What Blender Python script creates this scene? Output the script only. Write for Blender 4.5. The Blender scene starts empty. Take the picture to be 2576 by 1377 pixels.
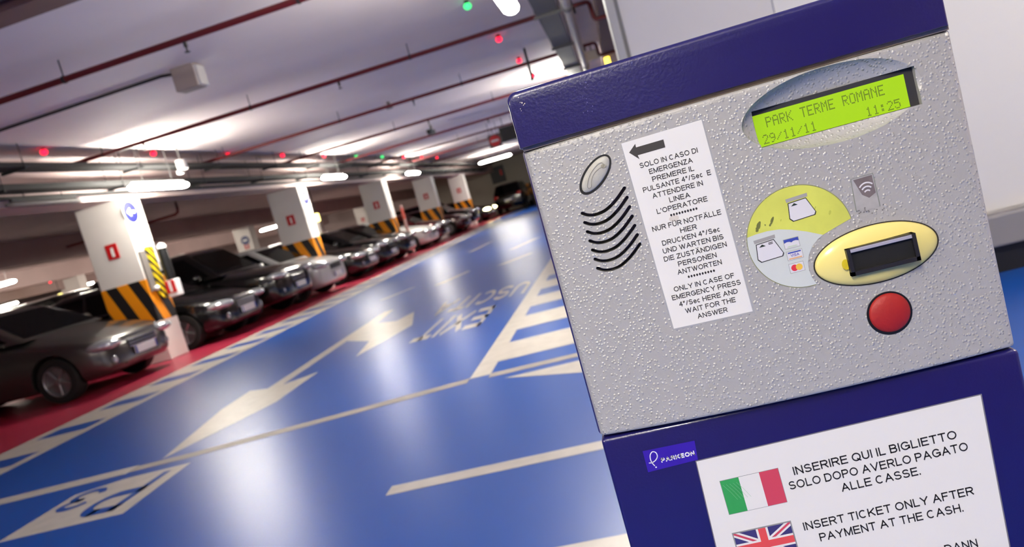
import bpy, bmesh, math, random
from mathutils import Vector, Matrix
random.seed(7)
SC = bpy.context.scene
COL = SC.collection

# ------------------------------------------------------------------ camera
cam_d = bpy.data.cameras.new('camera')
cam = bpy.data.objects.new('camera', cam_d)
COL.objects.link(cam)
CAMR = ((0.9541, 0.2484, 0.1674), (0.1346, 0.1436, -0.9804), (-0.2676, 0.9580, 0.1036))
cam.matrix_world = Matrix.Translation((0, 0, 1.15)) @ Matrix(CAMR).to_4x4()
cam_d.sensor_fit = 'HORIZONTAL'
cam_d.sensor_width = 36.0
cam_d.lens = 36.0 * 1901.19 / 2576.0
cam_d.clip_start = 0.02
cam_d.clip_end = 200
cam_d.dof.use_dof = True
cam_d.dof.focus_distance = 0.66
cam_d.dof.aperture_fstop = 9.0
SC.camera = cam
# ------------------------------------------------------------------ world, exposure
W = bpy.data.worlds.new('world')
SC.world = W
W.use_nodes = True
W.node_tree.nodes['Background'].inputs[0].default_value = (0.9, 0.85, 0.9, 1)
W.node_tree.nodes['Background'].inputs[1].default_value = 0.05
vs = SC.view_settings
vs.view_transform = 'Standard'
vs.look = 'None'
vs.gamma = 1.0
vs.use_curve_mapping = False
vs.exposure = 0.0
TUBE = 172.0         # emission of the fluorescent tubes

# ------------------------------------------------------------------ helpers
def lin(c):
    return tuple((v / 12.92 if v <= 0.04045 else ((v + 0.055) / 1.055) ** 2.4) for v in c)

MATS = {}
def mat(name, rgb, rough=0.5, metal=0.0, spec=0.5, emit=0.0, coat=0.0, bump=None, vary=None, alpha=1.0, trans=0.0, emit_rgb=None):
    """rgb is sRGB 0..1; bump=(scale, strength, detail); vary=(scale, amount)"""
    if name in MATS:
        return MATS[name]
    m = bpy.data.materials.new(name)
    m.use_nodes = True
    nt = m.node_tree
    b = nt.nodes['Principled BSDF']
    c = lin(rgb)
    b.inputs['Base Color'].default_value = (*c, 1)
    b.inputs['Roughness'].default_value = rough
    b.inputs['Metallic'].default_value = metal
    b.inputs['Specular IOR Level'].default_value = spec
    b.inputs['Coat Weight'].default_value = coat
    b.inputs['Coat Roughness'].default_value = 0.08
    b.inputs['Transmission Weight'].default_value = trans
    if emit:
        e = lin(emit_rgb) if emit_rgb else c
        b.inputs['Emission Color'].default_value = (*e, 1)
        b.inputs['Emission Strength'].default_value = emit
    if bump or vary:
        tc = nt.nodes.new('ShaderNodeTexCoord')
    if vary:
        n = nt.nodes.new('ShaderNodeTexNoise')
        n.inputs['Scale'].default_value = vary[0]
        n.inputs['Detail'].default_value = 6
        r = nt.nodes.new('ShaderNodeValToRGB')
        k = vary[1]
        r.color_ramp.elements[0].position = 0.3
        r.color_ramp.elements[1].position = 0.7
        r.color_ramp.elements[0].color = (*[max(0, v * (1 - k)) for v in c], 1)
        r.color_ramp.elements[1].color = (*[min(1, v * (1 + k)) for v in c], 1)
        nt.links.new(tc.outputs['Object'], n.inputs['Vector'])
        nt.links.new(n.outputs['Fac'], r.inputs['Fac'])
        nt.links.new(r.outputs['Color'], b.inputs['Base Color'])
    if bump:
        n2 = nt.nodes.new('ShaderNodeTexNoise')
        n2.inputs['Scale'].default_value = bump[0]
        n2.inputs['Detail'].default_value = bump[2]
        bp = nt.nodes.new('ShaderNodeBump')
        bp.inputs['Strength'].default_value = bump[1]
        bp.inputs['Distance'].default_value = 0.01
        nt.links.new(tc.outputs['Object'], n2.inputs['Vector'])
        nt.links.new(n2.outputs['Fac'], bp.inputs['Height'])
        nt.links.new(bp.outputs['Normal'], b.inputs['Normal'])
    MATS[name] = m
    return m

def panel_mat():
    """silver paint with a coarse pimpled (orange peel) structure"""
    m = mat('silver_structure_paint', (0.70, 0.69, 0.67), 0.38, 0.15, 0.5)
    nt = m.node_tree
    b = nt.nodes['Principled BSDF']
    tc = nt.nodes.new('ShaderNodeTexCoord')
    vo = nt.nodes.new('ShaderNodeTexVoronoi')
    vo.feature = 'SMOOTH_F1'
    vo.inputs['Scale'].default_value = 330
    vo.inputs['Randomness'].default_value = 1.0
    vo.inputs['Smoothness'].default_value = 0.4
    rmp = nt.nodes.new('ShaderNodeValToRGB')
    rmp.color_ramp.elements[0].position = 0.10
    rmp.color_ramp.elements[0].color = (1, 1, 1, 1)
    rmp.color_ramp.elements[1].position = 0.42
    rmp.color_ramp.elements[1].color = (0, 0, 0, 1)
    no = nt.nodes.new('ShaderNodeTexNoise')
    no.inputs['Scale'].default_value = 330
    no.inputs['Detail'].default_value = 2
    ad = nt.nodes.new('ShaderNodeMath')
    ad.operation = 'MULTIPLY_ADD'
    ad.inputs[1].default_value = 0.45
    bp = nt.nodes.new('ShaderNodeBump')
    bp.inputs['Strength'].default_value = 0.7
    bp.inputs['Distance'].default_value = 0.0007
    nt.links.new(tc.outputs['Object'], vo.inputs['Vector'])
    nt.links.new(tc.outputs['Object'], no.inputs['Vector'])
    nt.links.new(vo.outputs['Distance'], rmp.inputs['Fac'])
    nt.links.new(no.outputs['Fac'], ad.inputs[0])
    nt.links.new(rmp.outputs['Color'], ad.inputs[2])
    nt.links.new(ad.outputs[0], bp.inputs['Height'])
    nt.links.new(bp.outputs['Normal'], b.inputs['Normal'])
    return m

def hazard_mat(name, period, slope, offset=0.0, ca=(0.93, 0.58, 0.05), cb=(0.10, 0.09, 0.10), axis='xz'):
    m = mat(name, ca, 0.45)
    nt = m.node_tree
    b = nt.nodes['Principled BSDF']
    tc = nt.nodes.new('ShaderNodeTexCoord')
    sp = nt.nodes.new('ShaderNodeSeparateXYZ')
    nt.links.new(tc.outputs['Object'], sp.inputs[0])
    def mth(op, a, bb=None):
        n = nt.nodes.new('ShaderNodeMath'); n.operation = op
        for i, v in enumerate((a, bb)):
            if v is None: continue
            if isinstance(v, (int, float)): n.inputs[i].default_value = v
            else: nt.links.new(v, n.inputs[i])
        return n.outputs[0]
    s = mth('ADD', sp.outputs['X'], sp.outputs['Y'])
    z = mth('MULTIPLY', sp.outputs['Z'], slope)
    t = mth('ADD', s, z)
    t = mth('ADD', t, offset + 100 * period)
    t = mth('DIVIDE', t, period)
    t = mth('FRACT', t)
    t = mth('LESS_THAN', t, 0.5)
    mx = nt.nodes.new('ShaderNodeMix'); mx.data_type = 'RGBA'
    mx.inputs['A'].default_value = (*lin(cb), 1)
    mx.inputs['B'].default_value = (*lin(ca), 1)
    nt.links.new(t, mx.inputs['Factor'])
    nt.links.new(mx.outputs['Result'], b.inputs['Base Color'])
    return m

def wloc(o):
    v = Vector((0, 0, 0))
    while o is not None:
        v += o.location
        o = o.parent
    return v

def obj(name, bm, m, parent=None, smooth=None, world=True):
    """bmesh -> one mesh object; coordinates are world ones unless world=False"""
    me = bpy.data.meshes.new(name)
    if parent is not None and world:
        bmesh.ops.translate(bm, verts=bm.verts, vec=-wloc(parent))
    bm.normal_update()
    bm.to_mesh(me)
    bm.free()
    o = bpy.data.objects.new(name, me)
    COL.objects.link(o)
    for mm in (m if isinstance(m, (list, tuple)) else [m]):
        me.materials.append(mm)
    o.parent = parent
    if smooth is not None:
        for p in me.polygons: p.use_smooth = True
        me.set_sharp_from_angle(angle=math.radians(smooth))
    return o

def empty(name, loc, rz=0.0):
    o = bpy.data.objects.new(name, None)
    o.empty_display_size = 0.1
    COL.objects.link(o)
    o.location = loc
    o.rotation_euler = (0, 0, rz)
    return o

def tag(o, label=None, cat=None, group=None, kind=None):
    if label: o['label'] = label
    if cat: o['category'] = cat
    if group: o['group'] = group
    if kind: o['kind'] = kind
    return o

def BM(): return bmesh.new()

def box(bm, x0, x1, y0, y1, z0, z1, bev=0.0, seg=2):
    r = bmesh.ops.create_cube(bm, size=1)
    vv = r['verts']
    for v in vv:
        v.co = Vector((x0 + (v.co.x + .5) * (x1 - x0), y0 + (v.co.y + .5) * (y1 - y0), z0 + (v.co.z + .5) * (z1 - z0)))
    if bev:
        es = list({e for v in vv for e in v.link_edges})
        bmesh.ops.bevel(bm, geom=es, offset=bev, segments=seg, affect='EDGES', profile=0.5)
    return bm

def tube(bm, pts, r, n=10, cap=True):
    """round pipe along a polyline"""
    pts = [Vector(p) for p in pts]
    rings = []
    up = Vector((0, 0, 1))
    for i, p in enumerate(pts):
        a = pts[max(i - 1, 0)]; b = pts[min(i + 1, len(pts) - 1)]
        d = (b - a).normalized()
        u = d.cross(up)
        if u.length < 1e-3: u = d.cross(Vector((1, 0, 0)))
        u.normalize(); w = d.cross(u).normalized()
        rr = r[i] if isinstance(r, (list, tuple)) else r
        rings.append([bm.verts.new(p + (u * math.cos(2 * math.pi * k / n) + w * math.sin(2 * math.pi * k / n)) * rr) for k in range(n)])
    for i in range(len(rings) - 1):
        for k in range(n):
            bm.faces.new((rings[i][k], rings[i][(k + 1) % n], rings[i + 1][(k + 1) % n], rings[i + 1][k]))
    if cap:
        bm.faces.new(rings[0][::-1]); bm.faces.new(rings[-1])
    return bm

def loft(bm, rings, cap=True):
    R = [[bm.verts.new(p) for p in r] for r in rings]
    n = len(R[0])
    for i in range(len(R) - 1):
        for k in range(n):
            bm.faces.new((R[i][k], R[i][(k + 1) % n], R[i + 1][(k + 1) % n], R[i + 1][k]))
    if cap:
        bm.faces.new(R[0][::-1]); bm.faces.new(R[-1])
    bmesh.ops.recalc_face_normals(bm, faces=bm.faces)
    return bm

def slab(bm, poly, z0, z1):
    """flat polygon (x,y) with thickness"""
    a = [bm.verts.new((x, y, z0)) for x, y in poly]
    b = [bm.verts.new((x, y, z1)) for x, y in poly]
    n = len(poly)
    bm.faces.new(b)
    bm.faces.new(a[::-1])
    for i in range(n):
        bm.faces.new((a[i], a[(i + 1) % n], b[(i + 1) % n], b[i]))
    bmesh.ops.recalc_face_normals(bm, faces=bm.faces)
    return bm

def crom(pts, k):
    """Catmull-Rom resampling of tuples"""
    out = []
    n = len(pts)
    for i in range(n - 1):
        p0 = pts[max(i - 1, 0)]; p1 = pts[i]; p2 = pts[i + 1]; p3 = pts[min(i + 2, n - 1)]
        for j in range(k):
            t = j / k
            out.append(tuple(0.5 * (2 * b + (c - a) * t + (2 * a - 5 * b + 4 * c - d) * t * t + (3 * b - a - 3 * c + d) * t ** 3)
                             for a, b, c, d in zip(p0, p1, p2, p3)))
    out.append(tuple(pts[-1]))
    return out

def boolean(o, cutters):
    for c in cutters:
        md = o.modifiers.new('cut', 'BOOLEAN')
        md.operation = 'DIFFERENCE'
        md.solver = 'EXACT'
        md.object = c
    dg = bpy.context.evaluated_depsgraph_get()
    dg.update()
    me = bpy.data.meshes.new_from_object(o.evaluated_get(dg))
    o.modifiers.clear()
    old = o.data
    o.data = me
    me.name = old.name
    for c in cutters:
        bpy.data.objects.remove(c, do_unlink=True)
    return o

def _arc(cx, cy, rx, ry, a0, a1, n=10):
    return [(cx + rx * math.cos(math.radians(a0 + (a1 - a0) * i / n)), cy + ry * math.sin(math.radians(a0 + (a1 - a0) * i / n))) for i in range(n + 1)]
# plain sans-serif lettering: centre lines in a unit box, (width, [polylines])
GLY = {
 'A': (.88, [[(0, 0), (.5, 1), (1, 0)], [(.19, .34), (.81, .34)]]),
 'B': (.74, [[(.55, .53), (0, .53), (0, 1), (.6, 1)] + _arc(.6, .765, .33, .235, 90, -90), [(0, .53), (0, 0), (.6, 0)], _arc(.62, .265, .38, .265, 90, -90), [(.55, .53), (.62, .53)]]),
 'C': (.86, [_arc(.5, .5, .5, .5, 48, 312, 18)]),
 'D': (.80, [[(.45, 0), (0, 0), (0, 1), (.45, 1)] + _arc(.45, .5, .55, .5, 90, -90, 14)]),
 'E': (.70, [[(1, 1), (0, 1), (0, 0), (1, 0)], [(0, .53), (.92, .53)]]),
 'F': (.64, [[(1, 1), (0, 1), (0, 0)], [(0, .52), (.86, .52)]]),
 'G': (.92, [_arc(.5, .5, .5, .5, 46, 322, 18) + [(1, .14), (1, .47), (.56, .47)]]),
 'H': (.76, [[(0, 0), (0, 1)], [(1, 0), (1, 1)], [(0, .53), (1, .53)]]),
 'I': (.0, [[(0, 0), (0, 1)]]),
 'J': (.5, [[(1, 1), (1, .3)] + _arc(.5, .28, .5, .28, 0, -180)]),
 'K': (.78, [[(0, 0), (0, 1)], [(1, 1), (.02, .36)], [(.34, .58), (1, 0)]]),
 'L': (.60, [[(0, 1), (0, 0), (1, 0)]]),
 'M': (.90, [[(0, 0), (0, 1), (.5, .02), (1, 1), (1, 0)]]),
 'N': (.76, [[(0, 0), (0, 1), (1, 0), (1, 1)]]),
 'O': (.94, [_arc(.5, .5, .5, .5, 0, 360, 24)]),
 'P': (.72, [[(0, 0), (0, 1), (.6, 1)] + _arc(.6, .73, .4, .27, 90, -90) + [(0, .46)]]),
 'Q': (.94, [_arc(.5, .5, .5, .5, 0, 360, 24), [(.60, .25), (1, -.05)]]),
 'R': (.78, [[(0, 0), (0, 1), (.62, 1)] + _arc(.62, .74, .36, .26, 90, -90) + [(0, .48)], [(.55, .46), (1, 0)]]),
 'S': (.74, [_arc(.5, .74, .46, .26, 20, 250, 12)[:-1] + [(.5, .5)] + _arc(.5, .255, .5, .255, 70, -165, 12)]),
 'T': (.74, [[(0, 1), (1, 1)], [(.5, 1), (.5, 0)]]),
 'U': (.74, [[(0, 1), (0, .36)] + _arc(.5, .36, .5, .36, 180, 360, 12) + [(1, 1)]]),
 'V': (.86, [[(0, 1), (.5, 0), (1, 1)]]),
 'W': (1.22, [[(0, 1), (.26, 0), (.5, 1), (.74, 0), (1, 1)]]),
 'X': (.82, [[(0, 0), (1, 1)], [(0, 1), (1, 0)]]),
 'Y': (.84, [[(0, 1), (.5, .44), (1, 1)], [(.5, .46), (.5, 0)]]),
 'Z': (.74, [[(.05, 1), (.97, 1), (0, 0), (1, 0)]]),
 '4': (.62, [[(.74, 0), (.74, 1), (0, .32), (1, .32)]]),
 '3': (.62, [_arc(.48, .76, .46, .24, 160, -85, 10) + _arc(.48, .27, .5, .27, 85, -165, 12)]),
 '/': (.34, [[(0, 0), (1, 1)]]),
 'e': (.54, [[(.04, .38), (1, .38)] + _arc(.5, .36, .5, .36, 4, 318, 14)]),
 'c': (.50, [_arc(.5, .36, .5, .36, 45, 315, 12)]),
 '.': (.0, [[(0, 0), (0, .03)]]),
 "'": (.0, [[(0, .72), (0, 1)]]),
 '”': (.26, [[(0, .72), (.15, 1)], [(.8, .72), (1, 1)]]),
 '“': (.26, [[(.15, .72), (0, 1)], [(1, .72), (.85, 1)]]),
 '*': (.26, [[(.5, .62), (.5, 1)], [(0, .72), (1, .92)], [(0, .92), (1, .72)]]),
}
GLY['Ä'] = (.88, GLY['A'][1] + [[(.28, 1.2), (.28, 1.24)], [(.72, 1.2), (.72, 1.24)]])
GLY['Ü'] = (.74, GLY['U'][1] + [[(.22, 1.2), (.22, 1.24)], [(.78, 1.2), (.78, 1.24)]])
def text_bm(s, bold=0.0, spacing=1.0):
    """lettering as a flat bmesh, x 0..1 overall, cap height 1 in y"""
    t = 0.125 + bold * 3
    bm = BM()
    x = 0.0
    for ch in s:
        if ch == ' ':
            x += .40; continue
        w, pls = GLY[ch]
        for pl in pls:
            P = [Vector((x + t / 2 + px * w, t / 2 + py * (1 - t))) for px, py in pl]
            runs, cur = [], [P[0]]
            for i in range(1, len(P)):
                cur.append(P[i])
                if i < len(P) - 1:
                    a = (P[i] - P[i - 1]).normalized(); b = (P[i + 1] - P[i]).normalized()
                    if a.dot(b) < math.cos(math.radians(42)):
                        runs.append(cur); cur = [P[i]]
            runs.append(cur)
            closed = (P[0] - P[-1]).length < 1e-6
            for k, r in enumerate(runs):
                r = list(r)
                d0 = (r[1] - r[0]).normalized(); d1 = (r[-1] - r[-2]).normalized()
                e = t / 2
                if len(runs) > 1 or (len(r) == 2):
                    if k > 0 or len(pl) == 2: r[0] = r[0] - d0 * e * (.9 if k > 0 else (1 if abs(d0.x) < .3 or abs(d0.y) < .3 else .6))
                    if k < len(runs) - 1 or len(pl) == 2: r[-1] = r[-1] + d1 * e * (.9 if k < len(runs) - 1 else (1 if abs(d1.x) < .3 or abs(d1.y) < .3 else .6))
                    if k == 0 and len(pl) > 2: r[0] = r[0] - d0 * e
                    if k == len(runs) - 1 and len(pl) > 2: r[-1] = r[-1] + d1 * e
                A, B = [], []
                for i, p in enumerate(r):
                    if closed and len(runs) == 1 and i in (0, len(r) - 1): d = (r[1] - r[-2]).normalized()
                    else: d = (r[min(i + 1, len(r) - 1)] - r[max(i - 1, 0)]).normalized()
                    n_ = Vector((-d.y, d.x)) * t / 2
                    A.append(bm.verts.new((p.x + n_.x, p.y + n_.y, 0))); B.append(bm.verts.new((p.x - n_.x, p.y - n_.y, 0)))
                for i in range(len(A) - 1): bm.faces.new((A[i], B[i], B[i + 1], A[i + 1]))
        x += w + t + .155 * spacing
    xs_ = [v.co.x for v in bm.verts]
    x0, x1 = min(xs_), max(xs_)
    for v in bm.verts:
        v.co.x = (v.co.x - x0) / (x1 - x0)
    return bm

# ------------------------------------------------------------------ common materials
M_white = mat('white_wall_paint', (0.80, 0.79, 0.785), 0.6, vary=(1.3, 0.04))
M_pillar = mat('white_pillar_paint', (0.90, 0.88, 0.865), 0.6, vary=(1.5, 0.05))
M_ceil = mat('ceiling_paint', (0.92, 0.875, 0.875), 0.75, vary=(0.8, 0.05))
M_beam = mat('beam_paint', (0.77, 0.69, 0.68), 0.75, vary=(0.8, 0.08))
M_red_pipe = mat('red_pipe_paint', (0.38, 0.055, 0.075), 0.5)
M_galv = mat('galvanised_steel', (0.40, 0.40, 0.40), 0.6, 0.2)
M_galv_d = mat('dull_galvanised_steel', (0.17, 0.17, 0.175), 0.65, 0.1)
M_black = mat('black_plastic', (0.04, 0.04, 0.045), 0.45)
M_dark = mat('dark_grey_plastic', (0.16, 0.16, 0.17), 0.5)
M_tube = mat('lit_opal_diffuser', (1.0, 0.975, 0.915), 0.5, emit=TUBE)
M_roadwhite = mat('white_floor_paint', (0.74, 0.715, 0.68), 0.35, vary=(9, 0.10))
M_haz = hazard_mat('hazard_stripe_paint', 0.42, 0.38, -0.138)
M_haz_y = hazard_mat('yellow_black_guard', 0.14, 0.9, 0.03, (0.92, 0.80, 0.06), (0.06, 0.06, 0.06))

# ------------------------------------------------------------------ floor
def floor_mat(name, rgb, rough, k):
    m = mat(name, rgb, rough, 0.0, 0.4, vary=(0.35, k))
    return m
M_blue = floor_mat('blue_epoxy', (0.02, 0.285, 0.62), 0.335, 0.06)
M_redf = floor_mat('red_epoxy', (0.62, 0.15, 0.25), 0.34, 0.12)
M_conc = floor_mat('grey_concrete_floor', (0.58, 0.52, 0.51), 0.5, 0.1)

bm = BM(); box(bm, -6.6, 6, -9, 50, -0.2, 0.0)
floor = tag(obj('floor', bm, M_blue), 'glossy blue epoxy driving lane with white road markings', kind='structure')
bm = BM(); box(bm, -12.6, -6.6, -9, 50, -0.2, 0.0)
obj('stall_floor', bm, M_redf, floor)
bm = BM(); box(bm, -52, -12.6, -9, 62, -0.2, 0.0)
obj('hall_floor', bm, M_conc, floor)

def mark(name, poly, m=M_roadwhite, h=0.0015):
    b_ = BM(); slab(b_, poly, 0.0002, h)
    return obj(name, b_, m, floor)

def rect(x0, x1, y0, y1): return [(x0, y0), (x1, y0), (x1, y1), (x0, y1)]

# pedestrian ladder beside the machine
mark('walkway_rail', rect(-1.32, -1.17, 4.92, 30))
y = 5.25
while y < 22:
    mark('walkway_bar', rect(-1.17, 0.02, y, y + 0.60)); y += 1.07
mark('walkway_rail', rect(0.02, 0.14, 4.92, 30))
mark('walkway_bar', [(-1.04, 4.72), (-0.52, 4.42), (0.14, 4.28), (0.14, 4.72)])
# pedestrian ladder in front of the parked cars
mark('walkway_rail', rect(-6.60, -6.43, 3.0, 46))
mark('walkway_rail', rect(-5.84, -5.70, 3.0, 46))
y = 3.25
while y < 34:
    mark('walkway_bar', rect(-6.43, -5.84, y, y + 0.60)); y += 0.962
# joint across the lane
def joint_y(x):
    t = [(-6.6, 4.50), (-4.8, 4.58), (-3.32, 4.63), (-2.1, 4.77), (-1.32, 4.88), (-0.5, 4.88), (0.2, 4.88)]
    for (a, ya), (b, yb) in zip(t, t[1:]):
        if a <= x <= b: return ya + (yb - ya) * (x - a) / (b - a)
    return t[-1][1]
M_joint = mat('beige_joint_mortar', (0.60, 0.57, 0.54), 0.5, vary=(6, 0.15))
xs = [-5.7, -4.8, -3.9, -3.32, -2.7, -2.1, -1.7, -1.32]
mark('floor_joint', [(x, joint_y(x) - 0.055) for x in xs] + [(x, joint_y(x) + 0.065) for x in xs[::-1]], M_joint)
xs = [-5.7, -4.8, -4.2, -3.75]
mark('lane_line', [(x, joint_y(x) - 0.075) for x in xs] + [(x, joint_y(x) + 0.08) for x in xs[::-1]], h=0.0025)
xs = [-1.17, -0.6, 0.14]
mark('floor_joint', [(x, joint_y(x) - 0.05) for x in xs] + [(x, joint_y(x) + 0.06) for x in xs[::-1]], M_joint)
# short bay lines in front of the machine
mark('lane_line', rect(-1.35, 0.2, 3.09, 3.19))
mark('lane_line', rect(-1.35, 0.2, 2.19, 2.305))
# lane arrow: straight on towards the camera with a branch to the walkway
mark('lane_arrow', [(-3.58, 4.72), (-3.19, 5.75), (-3.20, 6.68), (-3.47, 6.45), (-3.50, 8.25), (-3.06, 7.80), (-2.93, 7.0), (-2.67, 8.2),
                    (-2.97, 9.35), (-3.08, 8.9), (-3.42, 9.15), (-3.52, 10.2), (-3.66, 10.2), (-3.62, 6.45), (-3.86, 6.55), (-3.84, 6.0)])
for pl in ([(-3.40, 12.1), (-3.22, 12.1), (-2.93, 13.1), (-3.02, 13.2)], [(-2.40, 12.7), (-2.22, 12.7), (-1.80, 13.4), (-1.9, 13.5)],
           [(-4.35, 12.0), (-4.22, 12.0), (-3.9, 12.8), (-4.0, 12.8)], [(-4.05, 18.2), (-3.9, 18.2), (-3.7, 20.2), (-3.85, 20.2)],
           [(-2.6, 15.5), (-2.45, 15.5), (-2.0, 17.0), (-2.2, 17.0)]):
    mark('lane_arrow', pl)

def floor_text(s, x_left, x_right, y_near, y_far, m, bold=0.02, z=0.0017):
    """lettering turned to face oncoming traffic"""
    b_ = text_bm(s, bold)
    for v in b_.verts:
        v.co = Vector((x_right - v.co.x * (x_right - x_left), y_far - v.co.y * (y_far - y_near), z))
    return obj('floor_lettering', b_, m, floor)
floor_text('EXIT', -2.37, -1.64, 7.0, 8.1, M_roadwhite)
floor_text('USCITA', -2.58, -1.38, 8.5, 9.5, M_roadwhite)
mark('floor_sign_field', [(-3.96, 3.66), (-3.14, 3.68), (-3.18, 4.44), (-3.66, 4.42), (-3.96, 4.30)])
for s_, xl, xr, yn, yf in (('P', -3.57, -3.27, 3.77, 4.36), ('3', -3.90, -3.66, 3.98, 4.32)):
    floor_text(s_, xl, xr, yn, yf, M_blue, 0.012, 0.0032)

# ------------------------------------------------------------------ shell
bm = BM(); box(bm, -52, 6, -9, 62, 3.40, 3.65)
ceiling = tag(obj('ceiling', bm, M_ceil), 'pale lilac painted concrete ceiling slab', kind='structure')
# downstand beams over the pillar rows, along the lane
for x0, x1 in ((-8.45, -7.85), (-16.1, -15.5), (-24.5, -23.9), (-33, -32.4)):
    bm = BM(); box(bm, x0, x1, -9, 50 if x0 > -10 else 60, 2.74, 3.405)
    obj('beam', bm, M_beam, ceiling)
bm = BM(); box(bm, 0.26, 1.2, 4.72, 50, 3.0, 3.405)
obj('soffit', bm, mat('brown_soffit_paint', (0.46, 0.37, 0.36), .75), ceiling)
# brown expansion strip across the lane near the camera
bm = BM(); box(bm, -7.8, 0.1, 4.93, 5.20, 3.30, 3.405, 0.01)
obj('expansion_cover', bm, mat('brown_cover_strip', (0.45, 0.32, 0.30), 0.7, vary=(3, 0.1)), ceiling)
bm = BM(); box(bm, -7.8, 0.1, 4.70, 4.86, 3.33, 3.405, 0.01)
obj('expansion_cover', bm, M_galv_d, ceiling)

# wall to the right behind the machine
bm = BM(); box(bm, 0.21, 5.0, 4.50, 4.72, 0.0, 3.40)
wall_r = tag(obj('wall_right', bm, M_white), 'white wall behind the ticket machine', kind='structure')
bm = BM(); box(bm, 1.045, 5.0, 4.492, 4.50, 0.34, 3.40)
obj('wall_panel', bm, mat('white_wall_board', (0.825, 0.82, 0.81), 0.55), wall_r)
bm = BM(); box(bm, 0.165, 0.212, 4.47, 4.72, 0.0, 3.40, 0.004)
obj('corner_guard', bm, mat('pale_grey_trim', (0.66, 0.66, 0.66), 0.5), wall_r)
bm = BM(); box(bm, 0.212, 0.235, 4.485, 4.50, 0.0, 3.40)
obj('corner_seal', bm, mat('grey_trim', (0.42, 0.42, 0.42), 0.5), wall_r)
bm = BM(); box(bm, 0.24, 5.0, 4.40, 4.50, 0.155, 0.33, 0.012)
tag(obj('baseboard_right', bm, mat('grey_bumper_rail', (0.50, 0.49, 0.50), 0.5)), 'grey bumper rail along the foot of the white wall', kind='structure')
bm = BM(); box(bm, 0.24, 5.0, 4.46, 4.50, 0.0, 0.155)
tag(obj('trim_1', bm, M_black), 'black plinth under the grey bumper rail', kind='structure')
# lane side wall beyond, side of the hall out of sight
bm = BM(); box(bm, 1.2, 1.4, 4.72, 50, 0, 3.4)
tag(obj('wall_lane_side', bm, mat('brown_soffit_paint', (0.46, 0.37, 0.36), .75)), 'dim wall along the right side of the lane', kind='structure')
bm = BM(); box(bm, 5.0, 5.2, -9, 4.72, 0, 3.4)
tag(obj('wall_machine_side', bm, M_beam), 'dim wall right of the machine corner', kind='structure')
bm = BM(); box(bm, -12.6, 1.4, 49.8, 50.0, 0, 3.4)
wall_b = tag(obj('wall_back', bm, mat('olive_grey_wall', (0.62, 0.60, 0.55), 0.7, vary=(0.7, 0.06))), 'beige end wall of the driving lane', kind='structure')
bm = BM(); box(bm, -7.5, 0.0, 49.76, 49.81, 0.65, 1.40)
obj('hazard_band', bm, M_haz, wall_b)
bm = BM(); box(bm, -52, -12.6, 61.8, 62, 0, 3.4)
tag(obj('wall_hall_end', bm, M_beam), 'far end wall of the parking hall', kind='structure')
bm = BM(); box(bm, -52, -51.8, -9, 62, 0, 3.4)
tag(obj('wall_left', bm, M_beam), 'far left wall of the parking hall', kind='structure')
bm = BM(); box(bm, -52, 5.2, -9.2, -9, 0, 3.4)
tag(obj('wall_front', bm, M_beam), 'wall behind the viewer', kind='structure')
bm = BM(); box(bm, -12.8, -12.6, 50, 62, 0, 3.4)
tag(obj('wall_step', bm, M_beam), 'short wall where the hall is deeper', kind='structure')

# ------------------------------------------------------------------ lamps
ORD = ['nearest', 'second', 'third', 'fourth', 'fifth', 'sixth', 'seventh', 'eighth', 'ninth', 'tenth', 'eleventh', 'twelfth']
def capsule(bm, p0, p1, rw, rh, n=14):
    """opal diffuser: long body with rounded ends, elliptical section"""
    p0 = Vector(p0); p1 = Vector(p1)
    d = (p1 - p0).normalized(); s = d.cross(Vector((0, 0, 1))).normalized(); u = Vector((0, 0, 1))
    L = (p1 - p0).length
    rings = []
    for t, k in ((0, .25), (.02, .62), (.06, .88), (.12, 1), (L - .12, 1), (L - .06, .88), (L - .02, .62), (L, .25)):
        c = p0 + d * t
        rings.append([tuple(c + s * (math.cos(2 * math.pi * i / n) * rw * k) + u * (math.sin(2 * math.pi * i / n) * rh * k)) for i in range(n)])
    return loft(bm, rings)

def lamp(p, half, label, axis='y', group=None, z_ceiling=3.40, rw=0.075, rh=0.05):
    x, y, z = p
    root = tag(empty('tube_light', (x, y, z)), label, 'ceiling light', group)
    a, b = ((x, y - half, z), (x, y + half, z)) if axis == 'y' else ((x - half, y, z), (x + half, y, z))
    bm = BM(); capsule(bm, a, b, rw, rh)
    obj('diffuser', bm, M_tube, root, 40)
    bm = BM()
    if axis == 'y': box(bm, x - .022, x + .022, y - half + .10, y + half - .10, z + rh - .004, z + rh + .035, .008)
    else: box(bm, x - half + .10, x + half - .10, y - .022, y + .022, z + rh - .004, z + rh + .035, .008)
    obj('housing', bm, mat('lamp_housing', (0.62, 0.62, 0.62), 0.5), root)
    for s in (-1, 1):
        bm = BM()
        q = (x, y + s * half * .5) if axis == 'y' else (x + s * half * .5, y)
        tube(bm, [(q[0], q[1], z + rh + .03), (q[0], q[1], z_ceiling)], 0.006, 6)
        obj('hanger', bm, M_galv, root)
    return root

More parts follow.
